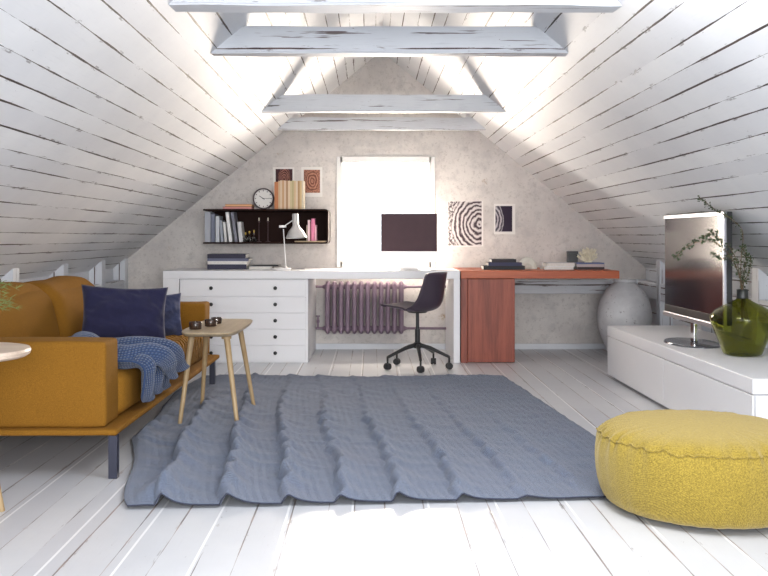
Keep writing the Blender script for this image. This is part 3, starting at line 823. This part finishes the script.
# ------------------------------------------------------------------ green bottle vase and branches
VY_ = 4.96; vx_ = X(742.5, VY_)
vs_ = thing('bottle_vase', 'bulbous green glass bottle vase near the end of the white bench', 'vase', (vx_, VY_, BH))
u_ = VY_/F/3.2*1.0   # metres per zoomed pixel
outer = [(0, .004), (.085, .002), (.098, .008), (.104, .022), (.122, .070), (.146, .128), (.163, .175), (.168, .200), (.163, .215), (.140, .240), (.100, .264), (.060, .284), (.034, .298), (.028, .308)]
inner = [(r-.005, z+.001) for r, z in outer[::-1] if r > .03]+[(.09, .012), (0, .013)]
bm = B(); lathe(bm, outer+[(.0235, .308)]+inner, seg=56); obj('glass_body', bm, M['green_glass'], vs_, True)
bm = B(); lathe(bm, [(.0285, .299), (.031, .305), (.029, .315), (.029, .343), (.031, .349), (.026, .351), (.021, .347), (.021, .305), (.0285, .299)], seg=32); obj('neck', bm, plain('dark_bottle_neck', (.020,.022,.020), .4), vs_, True, 'dark wrapped neck', 50)
def branch(pixels, lab, leaves, depth, lsize=.011, side=.02, stop=0):
    """pixels: list of (px, py, Y) up from the neck"""
    c0 = Vector((vx_, VY_, BH+.342))
    ctrl = [Vector((vx_+random.uniform(-.03, .03), VY_+random.uniform(-.03, .03), BH+.18)), c0+Vector((random.uniform(-.01, .01), random.uniform(-.01, .01), 0))]+[P(*q) for q in pixels]
    br = thing('branch', lab, 'branch', c0, 0, 'leafy twigs in the green vase')
    pts = []
    m_ = len(ctrl)
    for i in range(m_-1):
        p = [ctrl[max(0, min(m_-1, j))] for j in (i-1, i, i+1, i+2)]
        for q in range(8):
            f = q/8
            pts.append(.5*((2*p[1])+(-p[0]+p[2])*f+(2*p[0]-5*p[1]+4*p[2]-p[3])*f*f+(-p[0]+3*p[1]-3*p[2]+p[3])*f**3)-c0)
    pts.append(ctrl[-1]-c0)
    bm = B(); n = len(pts)
    tube(bm, pts, [.0026*(1-.7*i/n) for i in range(n)], 6)
    lb = B()
    def leaf(p, d):
        d = d.normalized(); s_ = d.orthogonal().normalized(); s_ = (Matrix.Rotation(random.uniform(0, 6.28), 3, d) @ s_)
        l_ = lsize*random.uniform(.8, 1.5); w__ = l_*.42
        nn = d.cross(s_)*l_*.15
        v = [p, p+d*l_*.35+s_*w__+nn, p+d*l_*.75+s_*w__*.8+nn, p+d*l_, p+d*l_*.75-s_*w__*.8+nn, p+d*l_*.35-s_*w__+nn]
        mid = lb.verts.new(p+d*l_*.5)
        vv = [lb.verts.new(q) for q in v]
        for i in range(6): lb.faces.new((vv[i], vv[(i+1) % 6], mid))
    for i in range(int(n*.32), n):
        if stop and i < n*stop and random.random() < .55: continue
        t = (pts[min(i+1, n-1)]-pts[i-1]).normalized()
        for q in range(leaves):
            off = Vector((random.uniform(-1, 1), random.uniform(-1, 1), random.uniform(-1, 1)))*side*random.uniform(.3, 1)
            base = pts[i]+t*random.uniform(-.01, .01); e = base+off
            tube(bm, [base, e], [.0009, .0006], 3)
            leaf(e, off+t*.5*side)
            if random.random() < .6: leaf(base+off*.5, off.cross(t)+t*side)
    obj('stem', bm, M['stem'], br); obj('leaves', lb, M['leaf'], br)
branch([(741, 262, 4.96), (742.5, 232, 4.93), (731, 219, 4.90), (717, 211, 4.86), (707, 203, 4.83), (700, 198, 4.80)], 'tallest leafy twig arching high over the television corner', 2, 0, .010, .015, .5)
branch([(735, 265, 4.94), (722, 247, 4.90), (708, 241, 4.87), (694, 243, 4.84), (684, 249, 4.82), (676, 257, 4.80)], 'long leafy twig drooping in front of the television screen', 2, 0, .012, .022)
branch([(737, 262, 4.97), (729, 247, 4.98), (720, 239, 4.99), (713, 233, 4.99), (704, 236, 5.0)], 'leafy twig with a forked tip bending before the screen', 2, 0, .012, .024)
branch([(738, 272, 4.93), (731, 256, 4.90), (722, 259, 4.88), (713, 253, 4.87)], 'short leafy twig leaning left from the green vase', 2, 0, .010, .016)
branch([(744, 272, 4.98), (747, 258, 5.0), (743, 248, 5.02)], 'upright short twig on the right in the green vase', 4, 0, .010, .02)
branch([(748, 274, 4.93), (751, 262, 4.92), (749, 257, 4.9)], 'shortest bare-looking twig at the right of the vase mouth', 2, 0, .009, .014)

# ------------------------------------------------------------------ floor urn
UY = 7.66; ux = X(624.5, UY)
ur = thing('floor_urn', 'large chipped white clay urn behind the end of the wooden desk', 'urn', (ux, UY, 0))
uout = [(0, .002), (.10, 0), (.115, .01), (.14, .06), (.185, .16), (.213, .25), (.222, .33), (.218, .40), (.198, .48), (.160, .555), (.112, .605), (.088, .622), (.082, .630)]
bm = B(); lathe(bm, uout, seg=56); obj('urn_body', bm, M['urn'], ur, True)
bm = B(); lathe(bm, [(.081, .628), (.094, .632), (.096, .645), (.092, .652), (.078, .652), (.070, .640), (.070, .50), (0, .50)], seg=48); obj('rim', bm, M['urn'], ur, True, angle=50)

# ------------------------------------------------------------------ wall shelf
SY = 7.97; sx0, sx1, sz0, sz1 = X(203, SY), X(328.5, SY), H(243.8, SY), H(209, SY)
sh = thing('wall_shelf', 'dark brown wall shelf with rounded corners left of the window', 'shelf', ((sx0+sx1)/2, SY, sz0))
SW = sx1-sx0; SHH = sz1-sz0; SD = YW-.005-SY; bt = .014
boxobj('top_board', (-SW/2, SW/2-.03, 0, SD, SHH-bt, SHH), M['shelf'], sh, .002)
boxobj('bottom_board', (-SW/2, SW/2-.03, 0, SD, 0, bt), M['shelf'], sh, .002)
bm = B()
pts = []
for i in range(9): a = -PI/2+PI/2*i/8; pts.append((SW/2-.03+.03*math.cos(a), .03+.03*math.sin(a)))
for i in range(9): a = PI/2*i/8; pts.append((SW/2-.03+.03*math.cos(a), SHH-.03+.03*math.sin(a)))
ins = []
for i in range(9): a = -PI/2+PI/2*i/8; ins.append((SW/2-.03+.016*math.cos(a), .03+.016*math.sin(a)))
for i in range(9): a = PI/2*i/8; ins.append((SW/2-.03+.016*math.cos(a), SHH-.03+.016*math.sin(a)))
V = [[bm.verts.new((x, y, z)) for x, z in L_] for y in (0, SD) for L_ in (pts, ins)]
m_ = len(pts)
for i in range(m_-1):
    bm.faces.new((V[0][i], V[0][i+1], V[1][i+1], V[1][i])); bm.faces.new((V[2][i], V[2][i+1], V[3][i+1], V[3][i]))
    bm.faces.new((V[0][i], V[0][i+1], V[2][i+1], V[2][i])); bm.faces.new((V[1][i], V[1][i+1], V[3][i+1], V[3][i]))
for i in (0, m_-1): bm.faces.new((V[0][i], V[1][i], V[3][i], V[2][i]))
obj('end_panel', bm, M['shelf'], sh, True, angle=40)
boxobj('back_panel', (-SW/2+.02, SW/2-.012, SD-.012, SD-.002, bt, SHH-bt), M['shelf'], sh)

# ------------------------------------------------------------------ books
def book(label, w_, d_, t_, cover, page=None, group=None, upright=True, loc=(0,0,0), tilt=0, rz=0, spine='front', name='book', sp_label=None):
    """local: thickness along x (upright) ; spine at -y. lying: thickness along z, w_ along x, d_ depth"""
    page = page or M['page']
    bk = thing(name, label, 'book', loc, 0, group)
    c = .0022 if t_ > .012 else .0012
    if upright:   # w_ = height, d_ = depth, t_ thickness
        bm = B(); box(bm, 0, c, 0, d_, 0, w_); box(bm, t_-c, t_, 0, d_, 0, w_); box(bm, 0, t_, -.0015, c, 0, w_, .0008)
        obj('cover', bm, bmat(cover), bk)
        bm = B(); box(bm, c, t_-c, c, d_-.004, .003, w_-.004); obj('pages', bm, page, bk, label='pale pages')
        bk.rotation_euler = (0, tilt, rz)
    else:
        bm = B()
        if spine == 'front':      # spine looks at the viewer
            box(bm, -w_/2, w_/2, 0, d_, 0, c); box(bm, -w_/2, w_/2, 0, d_, t_-c, t_); box(bm, -w_/2, w_/2, -.001, c, 0, t_, .0008)
            obj('cover', bm, bmat(cover), bk)
            bm = B(); box(bm, -w_/2+.004, w_/2-.004, c, d_-.004, c, t_-c); obj('pages', bm, page, bk, label='pale pages')
        else:                      # fore edge looks at the viewer
            box(bm, -w_/2, w_/2, 0, d_, 0, c); box(bm, -w_/2, w_/2, 0, d_, t_-c, t_); box(bm, -w_/2, w_/2, d_-c, d_, 0, t_)
            obj('cover', bm, bmat(cover), bk)
            bm = B(); box(bm, -w_/2+.003, w_/2-.003, .003, d_-c, c, t_-c); obj('pages', bm, page, bk, label='pale pages')
        bk.rotation_euler = (0, 0, rz)
    return bk
g1 = 'books standing at the left end of the wall shelf'
zb_ = sz0+bt+.0005; Yb = SY+.03
def U(px0, px1, topy, basex, label, c, tilt=0, group=g1, dep=.18, page=None, yo=0):
    t = X(px1, Yb)-X(px0, Yb); h = H(topy, Yb)-zb_
    return book(label, h, dep, t, c, page, group, True, (X(basex, Yb), Yb+yo, zb_+ (t*math.sin(tilt) if tilt > 0 else 0)), tilt)
U(204.8, 210.6, 212, 204.8, 'grey-blue book at the far left end of the shelf', (.40,.42,.47))
U(211, 214.5, 213.8, 211.2, 'slate book second from the left end of the shelf', (.17,.19,.26), 0, dep=.17)
U(215.5, 219.3, 216, 215.6, 'pale grey-white book third from the left end of the shelf', (.58,.61,.66), 0)
U(220.3, 222.8, 220.4, 221, 'short grey book leaning left beside a pale one', (.33,.36,.42), R(-4), dep=.15)
U(222.8, 225.2, 222, 224.6, 'short cream book leaning on the short grey book', (.66,.66,.66), R(-5), dep=.15)
U(225, 228.2, 212, 229.1, 'tall white book leaning left in the shelf middle row', (.80,.80,.80), R(-7))
U(230.3, 233.2, 212, 234.8, 'tall slate grey book leaning left beside the tall white one', (.20,.20,.25), R(-8))
U(234.6, 238.2, 222, 239.3, 'short off-white book leaning left at the row end', (.62,.62,.64), R(-6), dep=.15)
g2 = 'pink books at the right end of the wall shelf'
tanz = .009
bk_ = book('thin tan magazine lying under the pink books on the shelf', X(326, Yb)-X(294.8, Yb), .20, .010, (.55,.40,.24), None, None, False, (X(310.4, Yb), Yb-.02, zb_), 0)
def U2(px0, px1, topy, label, c, dep=.13):
    o_ = U(px0, px1, topy, px0, label, c, 0, g2, dep); o_.location.z += .0105; h_ = 0
    return o_
zb_ += .0105
for a in ((306.4, 307.4, 225, 'thin beige booklet standing left of the pink books', (.42,.34,.26)), (307.8, 309.8, 220, 'tall pale pink book on the shelf', (.85,.62,.66)), (310, 311.0, 221.5, 'thin dark red book between the pink books', (.22,.04,.06)),
          (311.3, 314.8, 218.6, 'widest bright pink book on the shelf', (.72,.22,.36)), (315, 316.5, 225, 'short light pink book at the end of the pink row', (.80,.45,.52))):
    U(a[0], a[1], a[2], a[0], a[3], a[4], 0, g2, .13)
zb_ -= .0105
# on top of the shelf
zt_ = sz1+.0005; Yt = SY+.02
g3 = 'row of tan books on top of the wall shelf'
cols = [(.52,.19,.07), (.60,.42,.26), (.66,.52,.36), (.55,.33,.18), (.68,.55,.40), (.42,.24,.13), (.70,.56,.38), (.60,.50,.30), (.50,.42,.22), (.64,.46,.28), (.72,.60,.44), (.46,.27,.13), (.66,.48,.24), (.70,.62,.48)]
desc = ['dark orange spotted book at the clock end of the tan row', 'light brown book right beside the dark orange one', 'cream tan book third in the tan row', 'reddish tan book fourth in the tan row', 'pale cream book fifth in the tan row', 'dark brown book sixth in the tan row', 'pale yellow book seventh in the tan row', 'khaki tan book eighth in the tan row', 'olive brown book ninth in the tan row', 'orange tan book tenth in the tan row', 'cream book eleventh in the tan row', 'brown book twelfth in the tan row', 'golden tan book thirteenth in the tan row', 'palest cream book at the window end of the tan row']
xs = [274.4]+[278.2+(303.6-278.2)*i/13 for i in range(14)]
for i in range(14):
    t = X(xs[i+1], Yt)-X(xs[i], Yt)-.0005; h = H(180.3 if i else 181.5, Yt)-zt_-random.uniform(0, .006)
    book(desc[i], h, .17, t, cols[i], M['page_tan'], g3, True, (X(xs[i], Yt), Yt+random.uniform(0, .004), zt_), 0)
g4 = 'books lying on top of the wall shelf'
hL = .012
book('maroon book lowest in the small pile beside the clock', X(251.5, Yt)-X(222.5, Yt), .16, .020, (.20,.035,.04), bmat((.70,.30,.28), 'pink_pages'), g4, False, (X(237, Yt), Yt, zt_), 0, spine='fore')
book('brown book with orange page edges topmost beside the clock', X(252, Yt)-X(225, Yt), .15, .022, (.22,.06,.03), bmat((.80,.45,.22), 'orange_pages'), g4, False, (X(238.3, Yt), Yt+.002, zt_+.0205), 0, spine='fore')
# desk piles
def pile(items, Y, base, group):
    z = base
    for (px0, px1, hh2, lab, cov, pg, sp, dep, dy) in items:
        book(lab, X(px1, Y)-X(px0, Y), dep, hh2, cov, pg, group, False, ((X(px0, Y)+X(px1, Y))/2, Y+dy, z), 0, spine=sp)
        z += hh2+.0004
    return z
DT = DH+.0005
g5 = 'big books piled on the white desk under the shelf'
pile([(207.3, 246.5, .041, 'thick navy book at the bottom of the pile on the white desk', (.022,.022,.055), None, 'front', .24, 0),
      (207.6, 247.5, .026, 'white book second from the bottom on the white desk pile', (.75,.76,.80), None, 'fore', .24, 0),
      (207.3, 248.5, .022, 'slate blue book under the topmost one on the white desk pile', (.12,.13,.20), None, 'front', .24, .004),
      (207.3, 245.5, .036, 'dark navy book topmost on the white desk pile', (.018,.016,.040), None, 'front', .23, 0)], 7.70, DT, g5)
for px, z_, s_ in ((245.5, .0945, .036), (247.0, .07, .02)): pass
g6 = 'white magazines lying beside the desk lamp'
pile([(248.8, 272, .022, 'white magazine lying flat between the book pile and the lamp', (.70,.70,.72), None, 'fore', .21, 0),
      (249.3, 278, .008, 'thin black folder on top of the white magazine', (.02,.02,.024), None, 'front', .22, .03)], 7.73, DT, g6)
g7 = 'dark books piled on the red desk'
pile([(483.5, 525, .030, 'large black book with white fore edge, bottom of the red desk pile', (.012,.012,.016), None, 'front', .22, 0),
      (488.5, 522, .028, 'navy book with a pale spine panel, middle of the red desk pile', (.035,.04,.10), None, 'front', .2, .005),
      (491.8, 516.5, .026, 'black book topmost on the red desk pile', (.016,.013,.018), None, 'front', .18, .01)], 7.62, DT, g7)
g8 = 'pale and dark books piled under the coral'
pile([(544.2, 574, .024, 'white book at the bottom of the pale pile on the red desk', (.76,.76,.78), None, 'fore', .2, 0),
      (546.7, 575.5, .030, 'white book topmost of the pale pile on the red desk', (.80,.80,.82), None, 'fore', .2, .003)], 7.64, DT, g8)
zc = pile([(577, 604.5, .021, 'dark brown book lowest under the cream coral', (.045,.025,.025), None, 'front', .2, 0),
      (576.5, 605, .022, 'beige grey book in the middle under the cream coral', (.48,.42,.42), None, 'front', .2, 0),
      (576.5, 604.5, .012, 'blue book topmost under the cream coral', (.10,.13,.27), None, 'front', .2, .002)], 7.64, DT, g8)
# page ends that show beside spines (white blocks on the left)
# ------------------------------------------------------------------ coral, black box, shell
co = thing('coral', 'cream branching coral standing on the blue book', 'coral', (X(588, 7.72), 7.72, zc))
bm = B(); random.seed(3)
lathe(bm, [(0, 0), (.03, 0), (.035, .008), (.02, .016), (0, .018)], seg=16)
for i in range(46):
    a = random.uniform(0, 2*PI); t_ = random.uniform(.05, 1.15); ln_ = random.uniform(.085, .125)
    d = Vector((math.sin(t_)*math.cos(a), math.sin(t_)*math.sin(a)*.7, math.cos(t_)*.95)).normalized()
    p = [Vector((0, 0, .01)), d*ln_*.35, d*ln_*.7+Vector((random.uniform(-.006, .006), 0, random.uniform(-.004, .008))), d*ln_+Vector((0, 0, .008))]
    tube(bm, p, [.007, .0055, .0045, .0028], 6)
    for q in range(2):
        e = p[2] if q else p[1]; d2 = (d+Vector((random.uniform(-.7, .7), random.uniform(-.5, .5), random.uniform(-.2, .6)))).normalized()
        tube(bm, [e, e+d2*.022, e+d2*.036+Vector((0, 0, .005))], [.004, .0036, .0022], 5)
obj('coral_branches', bm, M['coral'], co, True)
random.seed(11)
bb = thing('black_box', 'small black box standing behind the coral on the books', 'box', (X(572.5, 7.78), 7.78, DT+.0565-.001))
bb.location.z = DT+.0248+.0304
boxobj('box_body', (-.042, .042, -.02, .035, 0, .075), M['black'], bb, .002)
boxobj('box_lid', (-.0435, .0435, -.0215, .0365, .075, .094), M['black'], bb, .002)
sl_ = thing('sea_shell', 'ivory half-round sea shell leaning behind the black books', 'shell', (X(528, 7.78), 7.78, DT))
bm = B()
def spiral(s, t):
    a = s*PI*1.02; r = .078*(1-.12*s); b = t*2*PI
    rr_ = .030*(1-.25*s)*(1+.05*math.cos(s*60))
    cr_ = r*.62
    return Vector((-math.cos(a)*(cr_+rr_*math.cos(b)*1.1)*1.0, rr_*.6*math.sin(b), math.sin(a)*(cr_+rr_*math.cos(b))*1.35+.002))
grid(bm, spiral, 60, 18)
lathe(bm, [(0, 0), (.045, 0), (.03, .05), (0, .055)], seg=20, sy=.25)
bmesh.ops.scale(bm, vec=(1.1, 1, 1), verts=bm.verts)
obj('shell_whorl', bm, M['shell'], sl_, True)

# ------------------------------------------------------------------ things inside the shelf
gg = 'small glass bottles on the wall shelf'
for px, hh3, y_, lab in ((245.5, .085, .10, 'small clear glass bottle nearest the leaning books'), (249.5, .095, .13, 'clear glass bottle with amber stopper between two others'), (254, .105, .10, 'tallest clear glass bottle with amber stopper beside the thin candlestick')):
    bt_ = thing('glass_bottle', lab, 'bottle', (X(px, SY+y_), SY+y_, zb_), 0, gg)
    bm = B(); lathe(bm, [(0, 0), (.017, 0), (.019, .006), (.018, .035), (.008, .052), (.006, hh3-.02), (.008, hh3-.018), (.004, hh3-.018)], seg=20); obj('bottle_body', bm, M['glass'], bt_, True)
    bm = B(); lathe(bm, [(0, hh3-.026), (.005, hh3-.024), (.007, hh3-.01), (.006, hh3), (0, hh3)], seg=14); obj('stopper', bm, M['amber'], bt_, True, 'amber stopper')
for px, y_, lab in ((244.5, .04, 'low clear tumbler in front of the glass bottles, nearest the books'), (249.3, .03, 'low clear tumbler in the centre before the glass bottles'), (254.6, .04, 'low clear tumbler before the glass bottles, farthest from the books')):
    bm = B(); lathe(bm, [(0, .001), (.016, 0), (.020, .040), (.0185, .040), (.015, .005), (0, .005)], seg=22)
    o_ = tag(obj('tumbler', bm, M['silver'] if False else M['glass'], None, True), lab, 'glass', 'low tumblers on the wall shelf'); o_.location = (X(px, SY+y_), SY+y_, zb_)
for px, lab in ((259, 'thin dark candlestick nearer the glass bottles'), (268, 'thin dark candlestick nearer the desk lamp')):
    cs = thing('candlestick', lab, 'candlestick', (X(px, SY+.1), SY+.1, zb_), 0, 'pair of thin candlesticks on the wall shelf')
    bm = B(); lathe(bm, [(0, 0), (.022, 0), (.023, .003), (.005, .008), (.0035, .02), (.0035, .165), (.008, .175), (.010, .182), (.007, .184), (0, .184)], seg=18); obj('stick', bm, plain('aged_bronze', (.10,.06,.065), .4, .5), cs, True, angle=40)
    bm = B(); lathe(bm, [(0, .184), (.0065, .184), (.0065, .205), (.003, .212), (0, .213)], seg=12); obj('candle', bm, M['wax'], cs, True)
# clock
CYk = SY+.10; ccx = X(263.5, CYk); cr = .091
ck = thing('clock', 'round white clock with a dark rim on top of the shelf', 'clock', (ccx, CYk, zt_+cr+.001))
def facing(bm): bmesh.ops.transform(bm, matrix=Matrix.Rotation(PI/2, 4, 'X'), verts=bm.verts)
bm = B(); lathe(bm, [(cr-.010, -.03), (cr, -.028), (cr+.001, .018), (cr-.003, .024), (cr-.011, .024), (cr-.012, .012), (cr-.012, -.03), (cr-.010, -.03)], seg=56); facing(bm); obj('rim', bm, plain('dark_bronze_rim', (.05,.03,.035), .3, .4), ck, True, angle=40)
bm = B(); cyl(bm, (0, 0, -.02), (0, 0, .010), cr-.008, seg=48); facing(bm); obj('face', bm, M['paper'], ck)
bm = B()
for i in range(60):
    a = i*PI/30; l_ = .012 if i % 5 == 0 else .004; w__ = .0028 if i % 5 == 0 else .0008; r_ = cr-.016
    mt = Matrix.Rotation(-a, 4, 'Z')
    box(bm, -w__, w__, r_-l_, r_, .0102, .0112, mtx=mt)
facing(bm); obj('hour_marks', bm, M['black'], ck)
bm = B()
txt = bpy.data.curves.new('numeral_curve', 'FONT')
bm.free()
for ang_, l_, w__, z_, nm in ((R(87), .062, .0016, .013, 'minute_hand'), (R(-56), .042, .0024, .012, 'hour_hand')):
    bm = B(); box(bm, -w__, w__, -.012, l_, z_, z_+.001, mtx=Matrix.Rotation(-ang_, 4, 'Z')); cyl(bm, (0, 0, z_), (0, 0, z_+.0015), .005, seg=14); facing(bm); obj(nm, bm, M['black'], ck)
bpy.data.curves.remove(txt)
# desk lamp
LY = 7.62
lp = thing('desk_lamp', 'slim silver white desk lamp with a conical shade', 'lamp', (X(281, LY), LY, DT))
def LPt(px, py, dy=0): return P(px, py, LY+dy)-Vector(lp.location)
bm = B(); lathe(bm, [(0, 0), (.078, 0), (.080, .004), (.078, .014), (.02, .018), (.010, .024), (0, .024)], seg=40); obj('lamp_base', bm, M['alu'], lp, True, angle=40)
bm = B(); cyl(bm, LPt(286, 268)*0+Vector((LPt(286, 268).x, 0, .012)), LPt(283.4, 229), .0042, seg=12); cyl(bm, Vector((LPt(286, 268).x, 0, .012)), Vector((LPt(286, 268).x, 0, .028)), .009, seg=12); obj('pole', bm, M['alu'], lp, True, angle=40)
bm = B(); a = LPt(279.3, 226.6); b = LPt(286.2, 226.3); cyl(bm, a, b, .010, seg=16); cyl(bm, LPt(283.4, 226.6, -.012), LPt(283.4, 226.6, .012), .009, seg=14); obj('joint', bm, M['alu'], lp, True, angle=40)
bm = B(); cyl(bm, LPt(284, 226.3), LPt(294, 219.5), .0042, seg=12); obj('arm', bm, M['alu'], lp, True, angle=40)
sc0 = LPt(296.3, 237.8)
bm = B(); pr_ = [(.086, 0), (.0865, .003), (.060, .058), (.034, .088), (.026, .104), (.0255, .190), (.022, .198), (0, .199)]
lathe(bm, pr_, seg=44)
bmesh.ops.transform(bm, matrix=Matrix.Translation(sc0) @ Matrix.Rotation(R(-3), 4, 'Y') @ Matrix.Rotation(R(-4), 4, 'X'), verts=bm.verts)
o_ = obj('lamp_shade', bm, plain('brushed_silver_shade', (.62,.61,.61), .35, .5, var=.03), lp, True, angle=60)
md = o_.modifiers.new('thick', 'SOLIDIFY'); md.thickness = .002
bm = B(); bmesh.ops.create_uvsphere(bm, u_segments=16, v_segments=12, radius=.026, matrix=Matrix.Translation(sc0+Vector((0, 0, .045)))); obj('bulb', bm, M['wax'], lp, True)
# computer
IY = 7.85
im = thing('desktop_computer', 'white computer with a dark wide screen on a metal foot in front of the window', 'computer', (X(409, IY), IY, DT))
ix0, ix1 = X(381, IY)-im.location.x, X(437, IY)-im.location.x
z_ = [H(q, IY)-DT for q in (213.6, 251.3, 262)]
boxobj('housing', (ix0, ix1, .003, .030, z_[2], z_[0]), M['alu'], im, .004)
boxobj('screen', (ix0, ix1, -.002, .004, z_[1], z_[0]), M['imac_screen'], im, .0015, label='dark glossy screen')
boxobj('chin', (ix0, ix1, -.001, .004, z_[2], z_[1]-.001), M['alu'], im, .001)
bm = B(); box(bm, X(399, IY)-im.location.x, X(419, IY)-im.location.x, .03, .036, .004, z_[2]+.10, .001); box(bm, X(397, IY)-im.location.x, X(421, IY)-im.location.x, -.07, .10, 0, .005, .002); obj('foot', bm, M['alu'], im)

# ------------------------------------------------------------------ prints on the wall
PY_ = YW-.006
def print_(label, x0, x1, y0, y1, ix0_, ix1_, iy0, iy1, m):
    t = thing('art_print', label, 'print', (X((x0+x1)/2, PY_), PY_, H(y1, PY_)), 0, 'prints on the gable wall')
    lx, lz = t.location.x, t.location.z
    boxobj('paper', (X(x0, PY_)-lx, X(x1, PY_)-lx, 0, .004, 0, H(y0, PY_)-lz), M['paper'], t)
    bm = B(); uvl = bm.loops.layers.uv.verify()
    q = [(X(a, PY_)-lx, -.0015, H(b, PY_)-lz) for a, b in ((ix0_, iy1), (ix1_, iy1), (ix1_, iy0), (ix0_, iy0))]
    vv = [bm.verts.new(c) for c in q]; f = bm.faces.new(vv)
    for l, uv in zip(f.loops, ((0, 0), (1, 0), (1, 1), (0, 1))): l[uvl].uv = uv
    vb = [bm.verts.new((c[0], -.0001, c[2])) for c in q]
    for i in range(4): bm.faces.new((vv[i], vv[(i+1) % 4], vb[(i+1) % 4], vb[i]))
    obj('printed_picture', bm, m, t)
print_('white-bordered dark brown ring print partly behind the tan books', 273, 294.3, 167.3, 198, 275.6, 292.5, 169, 194, print_mat('print_brown_ring', (.5, .68), .9, (.07,.025,.025), (.36,.16,.12), 4.2, 1.5, c3=(.06,.025,.03), edge=.36))
print_('white-bordered print of a brown oval beside the window', 301.2, 322.3, 167, 196.8, 303.8, 320, 169.8, 192.8, print_mat('print_brown_oval', (.52, .52), 1.0, (.16,.06,.04), (.46,.22,.15), 2.4, 2.5, edge=.46))
print_('large black and white spiral print, nearer the window', 447.8, 483.3, 201, 246.4, 448.2, 481.6, 201.4, 245.6, print_mat('print_spiral', (.92, .48), 1.15, (.055,.035,.045), (.62,.58,.57), 2.6, 1.6, edge=.84))
print_('small white-framed print of pale arcs on dark', 494, 515.2, 203.8, 234.3, 495.4, 512.2, 206, 231.6, print_mat('print_arcs', (-.10, .45), .8, (.06,.05,.07), (.50,.47,.50), 1.9, .8, c3=(.03,.02,.04), edge=.60))
